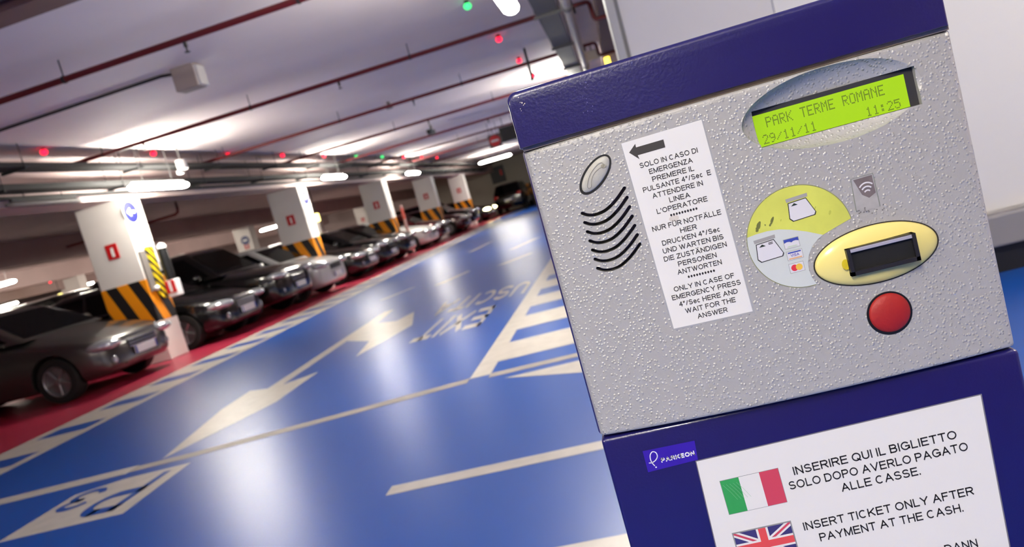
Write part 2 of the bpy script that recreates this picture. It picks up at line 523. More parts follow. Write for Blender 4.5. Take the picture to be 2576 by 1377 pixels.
for i, yc in enumerate((11.3, 18.95, 26.7)):
    lamp((-7.05, yc, 2.745), 0.78, 'lit tube light over the left walkway, %s of its row' % ORD[i], group='tube lights over the left walkway')
for i, yc in enumerate((-1.9, 6.25, 16.4, 25.0)):
    lamp((-0.55, yc, 2.72), 0.80, 'lit tube light beside the right cable tray, ' + ('above the viewer' if yc < 0 else ORD[[6.25, 16.4, 25.0].index(yc)] + ' of its row'), group='tube lights over the machine side')
lamp((-5.75, 38.0, 2.96), 0.85, 'lit tube light hung crosswise before the end wall', 'x')
lamp((-4.5, -2.5, 2.72), 0.80, 'added unseen fill light behind the viewer on the left')  # fill lamp added out of view to lift the left floor and ceiling
lamp((3.1, 1.3, 2.95), 0.80, 'lit tube light above the white wall right of the machine', 'x')
for (x, y, z), w in (((-33.4, 42.4, 2.7), 'beside the nearest pillar'), ((-20.2, 21.9, 2.7), 'upper one at left edge'),
               ((-36.2, 39.4, 2.7), 'lower one at left edge'), ((-17.9, 37.1, 2.7), 'left of the second pillar')):
    lamp((x, y, z), 0.62, 'lit tube light far back in the hall, ' + w, 'x', 'tube lights in the far hall')
for i, (x, y) in enumerate(((-18.6, 12), (-18.6, 18), (-18.6, 30), (-18.6, 24), (-18.6, 36), (-18.6, 48), (-28, 22), (-28, 36), (-28, 50), (-40, 44))):  # lamps added out of sight behind the beams to brighten the hall
    lamp((x, y, 3.27), 0.75, 'added fill light hidden behind the rear beams, %s of them' % ORD[i], 'x', 'fill lights added behind the rear beams')
# unlit fixture left of the first lit one
root = tag(empty('tube_light', (-7.6, 9.3, 2.73)), 'unlit grey tube light left of the nearest pillar', 'ceiling light')
bm = BM(); capsule(bm, (-7.6, 8.75, 2.72), (-7.6, 10.15, 2.72), .05, .04); obj('diffuser', bm, mat('unlit_diffuser', (0.42, 0.40, 0.40), .5), root, 40)
bm = BM(); box(bm, -7.625, -7.575, 8.85, 10.05, 2.755, 2.80, .008); obj('housing', bm, M_galv_d, root)
for yy in (9.1, 9.8):
    bm = BM(); tube(bm, [(-7.6, yy, 2.79), (-7.6, yy, 2.899)], .006, 6); obj('hanger', bm, M_galv_d, root)

# ------------------------------------------------------------------ bay indicator lights
M_ind_r = mat('lit_red_indicator', (1.0, 0.10, 0.22), 0.4, emit=3.2)
M_ind_g = mat('lit_green_indicator', (0.25, 0.95, 0.50), 0.4, emit=1.6)
def indicator(x, y, z, red, label, group):
    root = tag(empty('bay_indicator', (x, y, z)), label, 'indicator light', group)
    bm = BM(); bmesh.ops.create_uvsphere(bm, u_segments=14, v_segments=8, radius=0.048)
    bmesh.ops.scale(bm, vec=(1, 1, .85), verts=bm.verts)
    bmesh.ops.translate(bm, verts=bm.verts, vec=(x, y, z))
    obj('lens', bm, M_ind_r if red else M_ind_g, root, 60)
    bm = BM(); tube(bm, [(x, y, z + .02), (x, y, 3.402)], .03, 10)
    obj('socket', bm, M_dark, root)
k = 0
for i, red in enumerate((1, 1, 1, 1, 1, 0, 0, 1, 1, 1)):
    indicator(-7.30 + .03 * i, 9.35 + 2.41 * i, 3.345, red, '%s bay indicator over the left stalls, %s along the row' % ('red' if red else 'green', ORD[i]), 'bay indicators over the left stalls')
for i, red in enumerate((0, 1, 1, 1)):
    indicator(-1.18, 8.9 + 2.38 * i, 3.335, red, '%s bay indicator right of the lane ceiling, %s along the row' % ('red' if red else 'green', ORD[i]), 'bay indicators on the machine side')
indicator(-24.2, 28.8, 2.72, 1, 'faint red indicator light far back left of the nearest pillar', 'bay indicators far back')

# ------------------------------------------------------------------ sprinkler pipes across the lane
def pipe_thing(y, label, x0=-7.75, x1=-0.30, z=3.22, r=0.030, heads=(), right=True):
    root = tag(empty('sprinkler_pipe', (x0, y, z)), label, 'pipe', 'red sprinkler pipes under the ceiling')
    bm = BM(); tube(bm, [(x0, y, z), (x1, y, z)], r, 12)
    obj('pipe_run', bm, M_red_pipe, root, 40)
    for hx in heads:
        bm = BM(); tube(bm, [(hx, y, z - .01), (hx, y, z - .07), (hx, y, z - .075), (hx, y, z - .11), (hx, y, z - .112), (hx, y, z - .118)], [.018, .018, .009, .009, .026, .026], 8)
        obj('sprinkler_head', bm, M_dark, root)
    xx = x0 + .8
    while xx < x1:
        bm = BM(); tube(bm, [(xx, y, z), (xx, y, 3.402)], .006, 6)
        tube(bm, [(xx - .012, y, z), (xx + .012, y, z)], r + .006, 12)
        obj('hanger', bm, M_galv_d, root)
        xx += 2.35
    return root
for i, (y, hd) in enumerate(((6.45, (-3.37,)), (10.03, (-3.29, -6.3)), (13.45, (-3.18,)), (16.95, (-3.8,)), (20.5, (-3.0,)), (24.0, (-3.5,)), (27.5, ()), (31, ()))):
    pipe_thing(y, 'dark red sprinkler pipe across the lane ceiling, %s from the viewer' % ORD[i], heads=hd)
for i, (y, z) in enumerate(((9.6, 3.12), (13.3, 3.2))):
    root = tag(empty('sprinkler_branch', (-0.14, y, z)), ('dark red branch pipe with a drop beside the white wall, nearer', 'dark red branch pipe with a drop, farther, above the yellow light')[i], 'pipe')
    bm = BM(); tube(bm, [(-0.14, y, z), (.13, y, z), (.16, y, z - .01), (.175, y, z - .04), (.185, y, z - .20), (.20, y, z - .225), (.24, y, z - .23), (.62, y, z - .23)], .026, 10)
    obj('pipe_run', bm, M_red_pipe, root, 60)
    bm = BM(); tube(bm, [(-.02, y, z), (-.02, y, z - .09)], .014, 8)
    obj('sprinkler_head', bm, M_dark, root)
# low red pipe with an elbow, under the far stalls
root = tag(empty('drain_pipe', (-8.9, 14.0, 2.6)), 'thin dark red pipe with an elbow under the beam', 'pipe')
bm = BM(); tube(bm, [(-12.4, 15.6, 2.66), (-9.6, 15.6, 2.66), (-9.52, 15.6, 2.70), (-9.5, 15.6, 2.78), (-9.5, 15.6, 3.396)], .03, 10)
obj('pipe_run', bm, M_red_pipe, root, 60)

# ------------------------------------------------------------------ cable trays
def tray(name, x0, x1, z, h, y0, y1, label, m=M_galv_d, gap=0.30):
    root = tag(empty(name, ((x0 + x1) / 2, y0, z)), label, 'cable tray')
    for xa in (x0, x1):
        bm = BM(); box(bm, xa - .006, xa + .006, y0, y1, z, z + h)
        obj('side_rail', bm, m, root)
    bm = BM(); box(bm, x0, x1, y0, y1, z + .002, z + .006)
    obj('tray_bed', bm, m, root)
    n = int((y1 - y0) / 2.4)
    for i in range(n + 1):
        yy = y0 + .4 + i * 2.4
        bm = BM()
        for xa in (x0 - .02, x1 + .02): tube(bm, [(xa, yy, z - .03), (xa, yy, 3.402)], .006, 6)
        box(bm, x0 - .04, x1 + .04, yy - .02, yy + .02, z - .035, z - .001)
        obj('trapeze_hanger', bm, m, root)
    for i in range(5):
        bm = BM()
        xx = x0 + (x1 - x0) * (i + .7) / 5.4
        pts = [(xx + random.uniform(-.012, .012), y0 + (y1 - y0) * j / 24, z + .022 + random.uniform(0, .008)) for j in range(25)]
        tube(bm, pts, .013, 6)
        obj('cable', bm, (M_black, M_dark, M_galv, M_black, M_dark)[i], root, 60)
    return root
tray('cable_tray', -7.42, -7.14, 3.10, .06, -8.5, 46, 'dull grey cable tray under the ceiling along the left stalls, upper one')
tray('cable_tray', -7.77, -7.53, 2.90, .08, -8.5, 46, 'wide dull grey cable tray just above the left tube lights, lower one')
tray('cable_tray', -0.44, -0.20, 2.99, .08, 1.3, 40, 'grey cable tray running to the machine corner on the right', M_galv)
root = tag(empty('conduit_pipe', (-7.70, 0, 2.83)), 'long thin grey conduit under the left cable trays', 'pipe')
bm = BM(); tube(bm, [(-7.70, -8, 2.83), (-7.70, 46, 2.83)], .025, 10)
obj('pipe_run', bm, M_galv_d, root, 40)
root = tag(empty('duct_pipe', (-0.085, 4.8, 2.96)), 'pale grey pipe beside the right cable tray', 'pipe')
bm = BM(); tube(bm, [(-0.085, 4.8, 2.96), (-0.085, 40, 2.96)], .055, 12)
obj('pipe_run', bm, mat('pale_grey_pipe', (0.70, 0.69, 0.68), 0.5), root, 40)
for yy in (8.6, 13.8, 19):
    bm = BM(); tube(bm, [(-0.085, yy, 2.96), (-0.085, yy + .16, 2.96)], .068, 12)
    obj('coupling', bm, M_galv, root, 40)
# round white junction can on the left trays
root = tag(empty('junction_can', (-6.96, 11.95, 2.98)), 'round white can hanging near the left cable trays above the first tube light', 'junction box')
bm = BM(); tube(bm, [(-6.96, 11.95, 2.99), (-6.96, 11.95, 3.15)], .085, 16); obj('can_body', bm, M_white, root, 40)
bm = BM(); tube(bm, [(-6.96, 11.95, 3.14), (-6.96, 11.95, 3.398)], .015, 8); obj('stem', bm, M_galv, root)
bm = BM(); box(bm, -7.06, -6.98, 11.9, 12.0, 2.93, 2.99, .01); obj('bracket', bm, M_white, root)
# box on the ceiling with its conduit
root = tag(empty('ceiling_box', (-4.2, 7.9, 3.4)), 'beige flat box on the ceiling between the first two red pipes', 'box')
bm = BM(); box(bm, -4.34, -4.07, 7.80, 7.98, 3.15, 3.402, .01)
obj('box_body', bm, mat('beige_box', (0.60, 0.55, 0.53), 0.6), root)
bm = BM(); tube(bm, [(-7.05, 7.9, 3.382), (-4.5, 7.88, 3.382), (-4.33, 7.88, 3.36)], .017, 8)
obj('conduit', bm, M_galv_d, root)
bm = BM(); box(bm, -4.07, -4.035, 7.81, 7.97, 3.16, 3.37)
obj('end_cover', bm, M_white, root)
# camera and small detector
root = tag(empty('surveillance_camera', (-4.41, 19.75, 3.4)), 'small dark surveillance camera hanging from the lane ceiling', 'camera')
bm = BM(); tube(bm, [(-4.41, 19.75, 3.402), (-4.41, 19.75, 3.28)], .025, 8)
obj('mount', bm, M_dark, root)
bm = BM(); box(bm, -4.50, -4.36, 19.50, 19.95, 3.16, 3.29, .02)
obj('camera_body', bm, mat('slate_grey', (0.22, 0.26, 0.28), 0.5), root)
bm = BM(); tube(bm, [(-4.43, 19.51, 3.225), (-4.43, 19.45, 3.225)], .05, 12)
obj('camera_lens', bm, M_black, root)
root = tag(empty('smoke_detector', (-3.81, 14.1, 3.4)), 'small grey smoke detector beside the third red pipe', 'detector')
bm = BM(); tube(bm, [(-3.81, 14.1, 3.402), (-3.81, 14.1, 3.34), (-3.81, 14.1, 3.335), (-3.81, 14.1, 3.27)], [.03, .03, .09, .06], 14)
obj('detector_head', bm, mat('grey_detector', (0.42, 0.42, 0.43), 0.6), root, 30)
# hanging rod by the right indicators
root = tag(empty('hanging_rod', (-0.99, 13, 2.9)), 'dark rod hanging from the ceiling among the right indicators', 'rod')
bm = BM(); tube(bm, [(-0.99, 13, 2.88), (-0.99, 13, 3.402)], .022, 8); tube(bm, [(-0.99, 13, 2.86), (-0.99, 13, 2.90)], .03, 8)
obj('rod', bm, M_dark, root)
# hanging signs far down the lane
root = tag(empty('hanging_sign', (-3.3, 23.6, 2.75)), 'dark hanging board with a red no entry disc far down the lane', 'sign')
bm = BM(); box(bm, -3.62, -3.22, 23.6, 23.64, 2.62, 3.02, .01)
obj('board', bm, mat('dull_red_board', (0.35, 0.24, 0.24), 0.6), root)
bm = BM(); tube(bm, [(-3.42, 23.6, 2.82), (-3.42, 23.585, 2.82)], .17, 24)
dd = obj('red_disc', bm, mat('sign_red', (0.75, 0.08, 0.10), 0.5), root)
bm = BM(); box(bm, -3.54, -3.30, 23.575, 23.586, 2.79, 2.85)
obj('white_bar', bm, M_white, root)
for xa in (-3.55, -3.3):
    bm = BM(); tube(bm, [(xa, 23.62, 3.0), (xa, 23.62, 3.402)], .008, 6); obj('hanger', bm, M_dark, root)
root = tag(empty('display_board', (-2.95, 23, 2.7)), 'black display board hanging beside the red no entry disc', 'sign')
bm = BM(); box(bm, -3.14, -2.55, 23, 23.1, 2.66, 3.10, .015); obj('board', bm, M_black, root)
for xa in (-3.0, -2.7):
    bm = BM(); tube(bm, [(xa, 23.05, 3.08), (xa, 23.05, 3.402)], .01, 6); obj('hanger', bm, M_dark, root)
root = tag(empty('wall_board', (-7.3, 49.75, 1.9)), 'dark square board on the beige end wall', 'sign')
bm = BM(); box(bm, -8.1, -7.15, 49.70, 49.80, 1.95, 3.05, .02); obj('board', bm, M_dark, root)
bm = BM(); box(bm, -7.45, -7.30, 49.68, 49.70, 2.4, 2.75); obj('red_mark', bm, mat('sign_red', (0.75, 0.08, 0.10)), root)
# right corner: emergency light and white box
root = tag(empty('emergency_light', (0.31, 14, 2.9)), 'small yellow lit lamp just above the machine cap', 'lamp')
bm = BM(); tube(bm, [(.31, 14, 3.02), (.31, 14, 3.0), (.31, 14, 2.86), (.31, 14, 2.83)], [.02, .05, .05, .03], 12)
obj('lens', bm, mat('lit_yellow_lens', (1.0, 0.85, 0.30), .4, emit=4), root, 50)
bm = BM(); tube(bm, [(.31, 14, 3.01), (.31, 14, 3.402)], .02, 8); obj('stem', bm, mat('orange_cap', (0.85, 0.35, 0.2)), root)
for (x, y, z), lb in (((-30, 36.1, 2.15), 'small yellow lit lamp far back left of the nearest pillar'), ((-10, 24.2, 2.07), 'small yellow lit lamp just right of the second pillar')):
    root = tag(empty('emergency_light', (x, y, z)), lb, 'lamp')
    k_ = 1.7 if x < -20 else 1.0
    bm = BM(); tube(bm, [(x, y, z + .14 * k_), (x, y, z + .12 * k_), (x, y, z - .12 * k_), (x, y, z - .14 * k_)], [.05 * k_, .085 * k_, .085 * k_, .05 * k_], 12); obj('lens', bm, mat('lit_pale_yellow_lens', (1.0, 0.93, 0.55), .4, emit=5), root, 50)
    bm = BM(); tube(bm, [(x, y, z + .13 * k_), (x, y, 3.398)], .015, 6); obj('stem', bm, M_dark, root)
root = tag(empty('light_box', (0.05, 14.4, 3.2)), 'pale rectangular box below the ceiling beside the white wall', 'box')
bm = BM(); box(bm, -0.06, .22, 14.4, 14.6, 3.08, 3.26, .02); obj('box_body', bm, M_white, root)
bm = BM(); tube(bm, [(.08, 14.5, 3.25), (.08, 14.5, 3.402)], .012, 6); obj('hanger', bm, M_galv, root)

# ------------------------------------------------------------------ pillars
M_signred = mat('sign_red', (0.75, 0.08, 0.10), 0.5)
M_signblue = mat('sign_blue', (0.0, 0.035, 0.36), 0.4)
M_signwhite = mat('sign_white', (0.93, 0.93, 0.93), 0.45)
def pillar(x0, x1, y0, y1, label, group, full=True, top=2.745):
    root = tag(empty('pillar', ((x0 + x1) / 2, (y0 + y1) / 2, 0)), label, 'pillar', group)
    bm = BM(); box(bm, x0, x1, y0, y1, 0, top, .015)
    obj('shaft', bm, M_pillar, root)
    bm = BM(); box(bm, x0 - .004, x1 + .004, y0 - .004, y1 + .004, .66, 1.39, .015)
    obj('hazard_band', bm, M_haz, root)
    # fire extinguisher sign on the face towards the viewer
    xs = x0 + .33
    bm = BM(); box(bm, xs, xs + .21, y0 - .008, y0, 1.83, 2.08)
    s = obj('fire_sign', bm, M_signred, root)
    bm = BM(); box(bm, xs + .085, xs + .135, y0 - .011, y0 - .008, 1.87, 2.02, .004)
    obj('white_symbol', bm, M_signwhite, s)
    if full:
        # white board on the lane side
        bm = BM(); box(bm, x1, x1 + .012, y0 + .04, y1 - .02, 1.86, 2.70)
        obj('white_board', bm, M_signwhite, root)
    return root
LANEP = (11.25, 18.15, 25.1, 32.0, 39.0)
wd = ('nearest white pillar with black and orange stripes and a blue arrow sign', 'second white striped pillar from the viewer, behind the pale car', 'third striped pillar from the viewer', 'fourth striped pillar from the viewer', 'fifth and farthest striped pillar of the lane row')
for yp, lb in zip(LANEP, wd):
    pillar(-8.62, -7.78, yp, yp + .52, lb, 'pillars along the lane', full=(yp < 20))
pillar(-8.62, -7.78, 3.95, 4.47, 'striped pillar left of the picture beside the first stall', 'pillars along the lane', full=False)
for i, yp in enumerate((15, 22.5, 30.0, 37.5, 45)):
    pillar(-16.2, -15.45, yp, yp + .5, 'striped pillar in the second row behind the parked cars, %s from the viewer' % ORD[i], 'pillars of the second row', full=False)
for i, yp in enumerate((22, 30, 38, 46)):
    pillar(-24.6, -23.85, yp, yp + .5, 'striped pillar in the third row far back, %s from the viewer' % ORD[i], 'pillars of the third row', full=False)
for i, yp in enumerate((31, 40, 48)):
    pillar(-33.1, -32.35, yp, yp + .5, 'striped pillar in the fourth row far back, %s from the viewer' % ORD[i], 'pillars of the fourth row', full=False)

def disc_x(bm, x, y, z, r, t, n=32):
    return tube(bm, [(x, y, z), (x + t, y, z)], r, n)
def arrow_sign(x, y, z, r, label):
    root = tag(empty('arrow_sign', (x, y, z)), label, 'sign', 'round blue arrow signs')
    bm = BM(); disc_x(bm, x, y, z, r, .012); obj('sign_plate', bm, M_signwhite, root)
    bm = BM(); disc_x(bm, x + .0125, y, z, r * .93, .003); obj('blue_field', bm, M_signblue, root)
    # white arrow pointing towards the viewer side
    P = [(-.55, 0), (-.05, .38), (-.05, .11), (.55, .11), (.55, -.11), (-.05, -.11), (-.05, -.38)]
    bm = BM()
    a = [bm.verts.new((x + .016, y + u * r, z + w * r)) for u, w in P]; b = [bm.verts.new((x + .018, y + u * r, z + w * r)) for u, w in P]
    bm.faces.new(b); bm.faces.new(a[::-1])
    for i in range(len(P)): bm.faces.new((a[i], a[(i + 1) % 7], b[(i + 1) % 7], b[i]))
    bmesh.ops.recalc_face_normals(bm, faces=bm.faces)
    obj('white_arrow', bm, M_signwhite, root)
arrow_sign(-7.765, 11.40, 2.50, .19, 'round blue sign with a white arrow on the nearest pillar')
arrow_sign(-7.765, 18.42, 2.42, .19, 'round blue arrow sign seen edge on at the second pillar')
bm = BM()
root = tag(empty('arrow_sign', (-15.8, 29.98, 2.1)), 'dim round blue sign on a far pillar left of the second lane pillar', 'sign', 'round blue arrow signs')
bm = BM(); tube(bm, [(-15.75, 29.99, 2.2), (-15.75, 29.97, 2.2)], .19, 24); obj('sign_plate', bm, M_signblue, root)
bm = BM(); box(bm, -15.85, -15.65, 29.96, 29.97, 2.17, 2.23); obj('white_arrow', bm, M_signwhite, root)

# corner guard and call post at the nearest pillar
root = tag(empty('corner_guard', (-7.74, 11.5, 1.2)), 'yellow and black striped corner guard on the nearest pillar', 'corner guard')
bm = BM(); box(bm, -7.778, -7.74, 11.27, 11.43, 1.16, 1.84, .008); obj('steel_backing', bm, mat('guard_steel', (0.42, 0.40, 0.39), .5), root)
bm = BM(); box(bm, -7.778, -7.70, 11.44, 11.62, 1.00, 1.90, .03, 3); obj('striped_profile', bm, M_haz_y, root)
bm = BM(); bmesh.ops.create_uvsphere(bm, u_segments=12, v_segments=8, radius=.045); bmesh.ops.translate(bm, verts=bm.verts, vec=(-7.71, 11.37, 1.20)); obj('white_knob', bm, M_signwhite, root, 60)
root = tag(empty('call_post', (-7.56, 11.60, 0.95)), 'dark glazed cylinder post with white cap and red label beside the nearest pillar', 'call post')
px_, py_ = -7.56, 11.60
bm = BM(); tube(bm, [(px_, py_, 1.26), (px_, py_, 1.82)], .075, 18); obj('glazed_body', bm, mat('dark_glass_tube', (0.10, 0.11, 0.12), .12, 0, .6), root, 40)
bm = BM(); tube(bm, [(px_, py_, 1.81), (px_, py_, 1.85), (px_, py_, 1.885), (px_, py_, 1.90)], [.078, .075, .045, .012], 18); obj('white_cap', bm, M_signwhite, root, 50)
bm = BM(); box(bm, px_ - .09, px_ + .09, py_ - .09, py_ + .09, .98, 1.27, .02); obj('label_holder', bm, M_signwhite, root)
bm = BM(); box(bm, px_ - .088, px_ + .088, py_ - .098, py_ - .09, 1.05, 1.265); r_ = obj('red_label', bm, M_signred, root)
bm = BM(); box(bm, px_ - .022, px_ + .022, py_ - .102, py_ - .098, 1.07, 1.245); obj('white_symbol', bm, M_signwhite, r_)
bm = BM(); box(bm, -7.779, px_, 11.63, 11.70, 1.40, 1.46); obj('wall_bracket', bm, M_galv_d, root)
for yy, lb in ((25.9, 'thin red and white bollard post beside the third pillar'), ):
    root = tag(empty('bollard_post', (-7.6, yy, 0)), lb, 'post')
    bm = BM(); tube(bm, [(-7.6, yy, 0), (-7.6, yy, 1.75)], .05, 12); obj('post', bm, mat('rose_white_paint', (0.80, 0.66, 0.64), .5), root, 40)
    bm = BM(); tube(bm, [(-7.6, yy, 1.25), (-7.6, yy, 1.65)], .054, 12); obj('red_sleeve', bm, mat('salmon_red', (0.80, 0.38, 0.33)), root, 40)
    bm = BM(); tube(bm, [(-7.6, yy, 0.0), (-7.6, yy, .02)], .09, 14); obj('foot_plate', bm, M_galv, root, 40)

# ------------------------------------------------------------------ ticket machine
# face coordinates: x in mm from the left edge, z in mm above the floor
XL, FY = -0.0748, 0.66
HWM = 177.0
M_silver = panel_mat()
M_navy = mat('navy_gloss_paint', (0.095, 0.075, 0.33), 0.30, 0.0, 0.5, coat=0.4, bump=(420, 0.05, 2))
M_navy_edge = mat('navy_worn_edge', (0.10, 0.09, 0.30), 0.35)
M_paper = mat('white_paper', (0.905, 0.895, 0.87), 0.5)
M_ink = mat('black_ink', (0.10, 0.09, 0.10), 0.6)

def bulge(x):
    q = (x - HWM) / HWM
    b = 12.0 * max(0.0, 1 - q * q)
    e = min(x, 354 - x)
    r = 7.0
    if e < r: b -= r - math.sqrt(max(0, r * r - (r - e) ** 2))
    return b
def on_panel(x, z, eps=0.0): return Vector((XL + x / 1000, FY - (bulge(x) + eps) / 1000, z / 1000))
def on_door(x, z, eps=0.0): return Vector((XL + x / 1000, FY - eps / 1000, z / 1000))

machine = tag(empty('ticket_machine', (XL + .177, FY + .15, 0)), 'navy and silver ticket reader machine with green display and yellow slot', 'ticket machine')

# silver front panel
bm = BM()
xs = [0, .25, .7, 1.4, 2.3, 3.5, 5, 7] + [7 + 340 * i / 68 for i in range(1, 68)] + [347, 349, 350.5, 351.7, 352.6, 353.3, 353.75, 354]
zs = [(916, 3.2), (916.4, 1.7), (917.2, .7), (918.5, .15), (920, 0), (1000, 0), (1090, 0), (1175.5, 0), (1177.3, .2), (1178.8, .9), (1179.7, 2), (1180, 3.4)]
G = [[bm.verts.new(on_panel(x, z, -d)) for x in xs] for z, d in zs]
for j in range(len(zs) - 1):
    for i in range(len(xs) - 1):
        bm.faces.new((G[j][i], G[j][i + 1], G[j + 1][i + 1], G[j + 1][i]))
back = [[bm.verts.new(Vector((XL + x / 1000, FY + .024, z / 1000))) for x in (xs[0], xs[-1])] for z in (916, 1180)]
n = len(xs); m_ = len(zs)
bm.faces.new([G[0][i] for i in range(n - 1, -1, -1)] + [back[0][0], back[0][1]])
bm.faces.new([G[-1][i] for i in range(n)] + [back[1][1], back[1][0]])
bm.faces.new([G[j][0] for j in range(m_)] + [back[1][0], back[0][0]])
bm.faces.new([G[j][-1] for j in range(m_ - 1, -1, -1)] + [back[0][1], back[1][1]])
bm.faces.new((back[0][0], back[1][0], back[1][1], back[0][1]))
bmesh.ops.recalc_face_normals(bm, faces=bm.faces)
panel = obj('front_panel', bm, M_silver, machine)
# cutters: display scoop, display window, loudspeaker slots
def cutter(bm):
    bmesh.ops.recalc_face_normals(bm, faces=bm.faces)
    return obj('cutter', bm, M_black)
b1 = BM(); bmesh.ops.create_uvsphere(b1, u_segments=96, v_segments=48, radius=1)
bmesh.ops.rotate(b1, verts=b1.verts, matrix=Matrix.Rotation(math.pi / 2, 3, 'X'))
for v in b1.verts:
    v.co = Vector((XL + .2565 + v.co.x * .0765, FY - .0112 + v.co.y * .0155, 1.1485 + v.co.z * .0312))
c1 = cutter(b1)
b2 = BM(); box(b2, XL + .1915, XL + .3203, FY - .03, FY + .004, 1.1296, 1.1606); c2 = cutter(b2)
b3 = BM()
base = crom([(36.3, 1116.0), (41, 1113.2), (48, 1112.0), (57, 1113.7), (67, 1119.5), (76.6, 1127.6)], 4)
SL = []
for k in range(7):
    pts = [(x + .1 * k, z - 8.28 * k) for x, z in base]
    L_, R_ = [], []
    for i, p in enumerate(pts):
        a = Vector(pts[max(i - 1, 0)]); c = Vector(pts[min(i + 1, len(pts) - 1)])
        d = (c - a).normalized(); nn = Vector((-d.y, d.x)) * 1.45
        L_.append((p[0] + nn.x, p[1] + nn.y)); R_.append((p[0] - nn.x, p[1] - nn.y))
    def capend(p, d, s):
        return [(p[0] + 1.45 * (math.cos(t) * -d.y * s + math.sin(t) * d.x * s), p[1] + 1.45 * (math.cos(t) * d.x * s + math.sin(t) * d.y * s)) for t in (math.pi * .25, math.pi * .5, math.pi * .75)]
    d1 = (Vector(pts[-1]) - Vector(pts[-2])).normalized(); d0 = (Vector(pts[0]) - Vector(pts[1])).normalized()
    poly = L_ + capend(pts[-1], d1, 1) + R_[::-1] + capend(pts[0], d0, 1)
    SL.append(poly)
    A = [b3.verts.new((XL + x / 1000, FY - .03, z / 1000)) for x, z in poly]; B = [b3.verts.new((XL + x / 1000, FY + .010, z / 1000)) for x, z in poly]
    b3.faces.new(A); b3.faces.new(B[::-1])
    for i in range(len(poly)): b3.faces.new((A[i], B[i], B[(i + 1) % len(poly)], A[(i + 1) % len(poly)]))
c3 = cutter(b3)
for c in (c1, c2, c3): c.location = (0, 0, 0)
boolean(panel, [c1, c2, c3])
# dark lining in the slots and the loudspeaker cone behind
bm = BM()
box(bm, XL + .030, XL + .083, FY + .0085, FY + .0099, 1.055, 1.135)
obj('speaker_lining', bm, M_black, machine)
bm = BM(); tube(bm, [(XL + .0545, FY + .008, 1.091), (XL + .0545, FY + .0055, 1.091)], [.026, .0235], 28)
bmesh.ops.scale(bm, vec=(.45, 1, 1.5), verts=bm.verts, space=Matrix.Translation((-(XL + .0545), 0, -1.091)))
obj('speaker_cone', bm, mat('speaker_grey', (0.33, 0.32, 0.32), .6), machine)

# housings
bm = BM(); box(bm, XL - .0015, XL + .3555, FY + .006, FY + .30, .9155, 1.1815, .003)
obj('rear_housing', bm, M_navy, machine)
bm = BM(); box(bm, XL - .0005, XL + .3548, FY, FY + .30, .02, .9135, .004, 3)
door = obj('lower_door', bm, M_navy, machine, 40)
bm = BM(); box(bm, XL - .03, XL + .385, FY - .03, FY + .33, 0, .02, .004)
obj('base_plate', bm, M_galv_d, machine)
bm = BM(); box(bm, XL + .001, XL + .352, FY - .001, FY + .28, 1.1805, 1.1840)
obj('gap_gasket', bm, mat('beige_gasket', (0.62, 0.56, 0.51), .6), machine)
# cap with rounded upper corners
def rrect(x0, x1, z0, z1, r, n=8):
    out = [(x0, z0), (x1, z0)]
    for k in range(n + 1):
        t = k / n * math.pi / 2
        out.append((x1 - r + r * math.cos(t), z1 - r + r * math.sin(t)))
    for k in range(n + 1):
        t = math.pi / 2 + k / n * math.pi / 2
        out.append((x0 + r + r * math.cos(t), z1 - r + r * math.sin(t)))
    return out
rings = []
for yoff, ins in ((-6.5, 4.5), (-6.2, 3.0), (-5.2, 1.5), (-3.6, .45), (-1.8, 0), (300, 0)):
    pts = rrect(-1.4 + ins * .55, 351.2 - ins * .55, 1183.4 + ins * .15, 1231.5 - ins, 8.5)
    rings.append([(XL + x / 1000, FY + yoff / 1000, z / 1000) for x, z in pts])
bm = BM(); loft(bm, rings)
cap = obj('cap', bm, M_navy, machine, 50)
# chipped paint on the cap: bare primer flakes
M_chip = mat('bare_primer', (0.86, 0.80, 0.72), .6)
def flake(cx, cz, s, yoff=-6.56, name='paint_chip', m=None):
    bm = BM()
    nn = random.randint(5, 7)
    poly = [(cx + s * random.uniform(.5, 1.0) * math.cos(2 * math.pi * i / nn), cz + s * random.uniform(.5, 1.0) * math.sin(2 * math.pi * i / nn)) for i in range(nn)]
    f = [bm.verts.new((XL + x / 1000, FY + yoff / 1000, z / 1000)) for x, z in poly]
    bm.faces.new(f); bmesh.ops.recalc_face_normals(bm, faces=bm.faces)
    for fc in bm.faces:
        if fc.normal.y > 0: fc.normal_flip()
    return obj(name, bm, m or M_chip, cap)
for cx, cz, s in ((11.2, 1220.4, 1.0), (13.2, 1219.2, .7), (12.0, 1218.2, .55), (9.9, 1221.2, .6), (8.6, 1216.0, .55), (8.9, 1214.2, .5), (9.5, 1225.6, .7)):
    flake(cx, cz, s)
for i in range(34):
    z = random.triangular(1186, 1224, 1200)
    flake(-.35 + random.uniform(-.25, .3), z, random.uniform(.2, .55), yoff=random.uniform(-4.3, -3.6))
M_scr = mat('pale_scratch', (0.36, 0.34, 0.56), .5)
for i in range(16):
    flake(62 + random.gauss(0, 2.2) + 2, random.uniform(1197, 1222), random.uniform(.2, .75), name='scratch', m=M_scr)

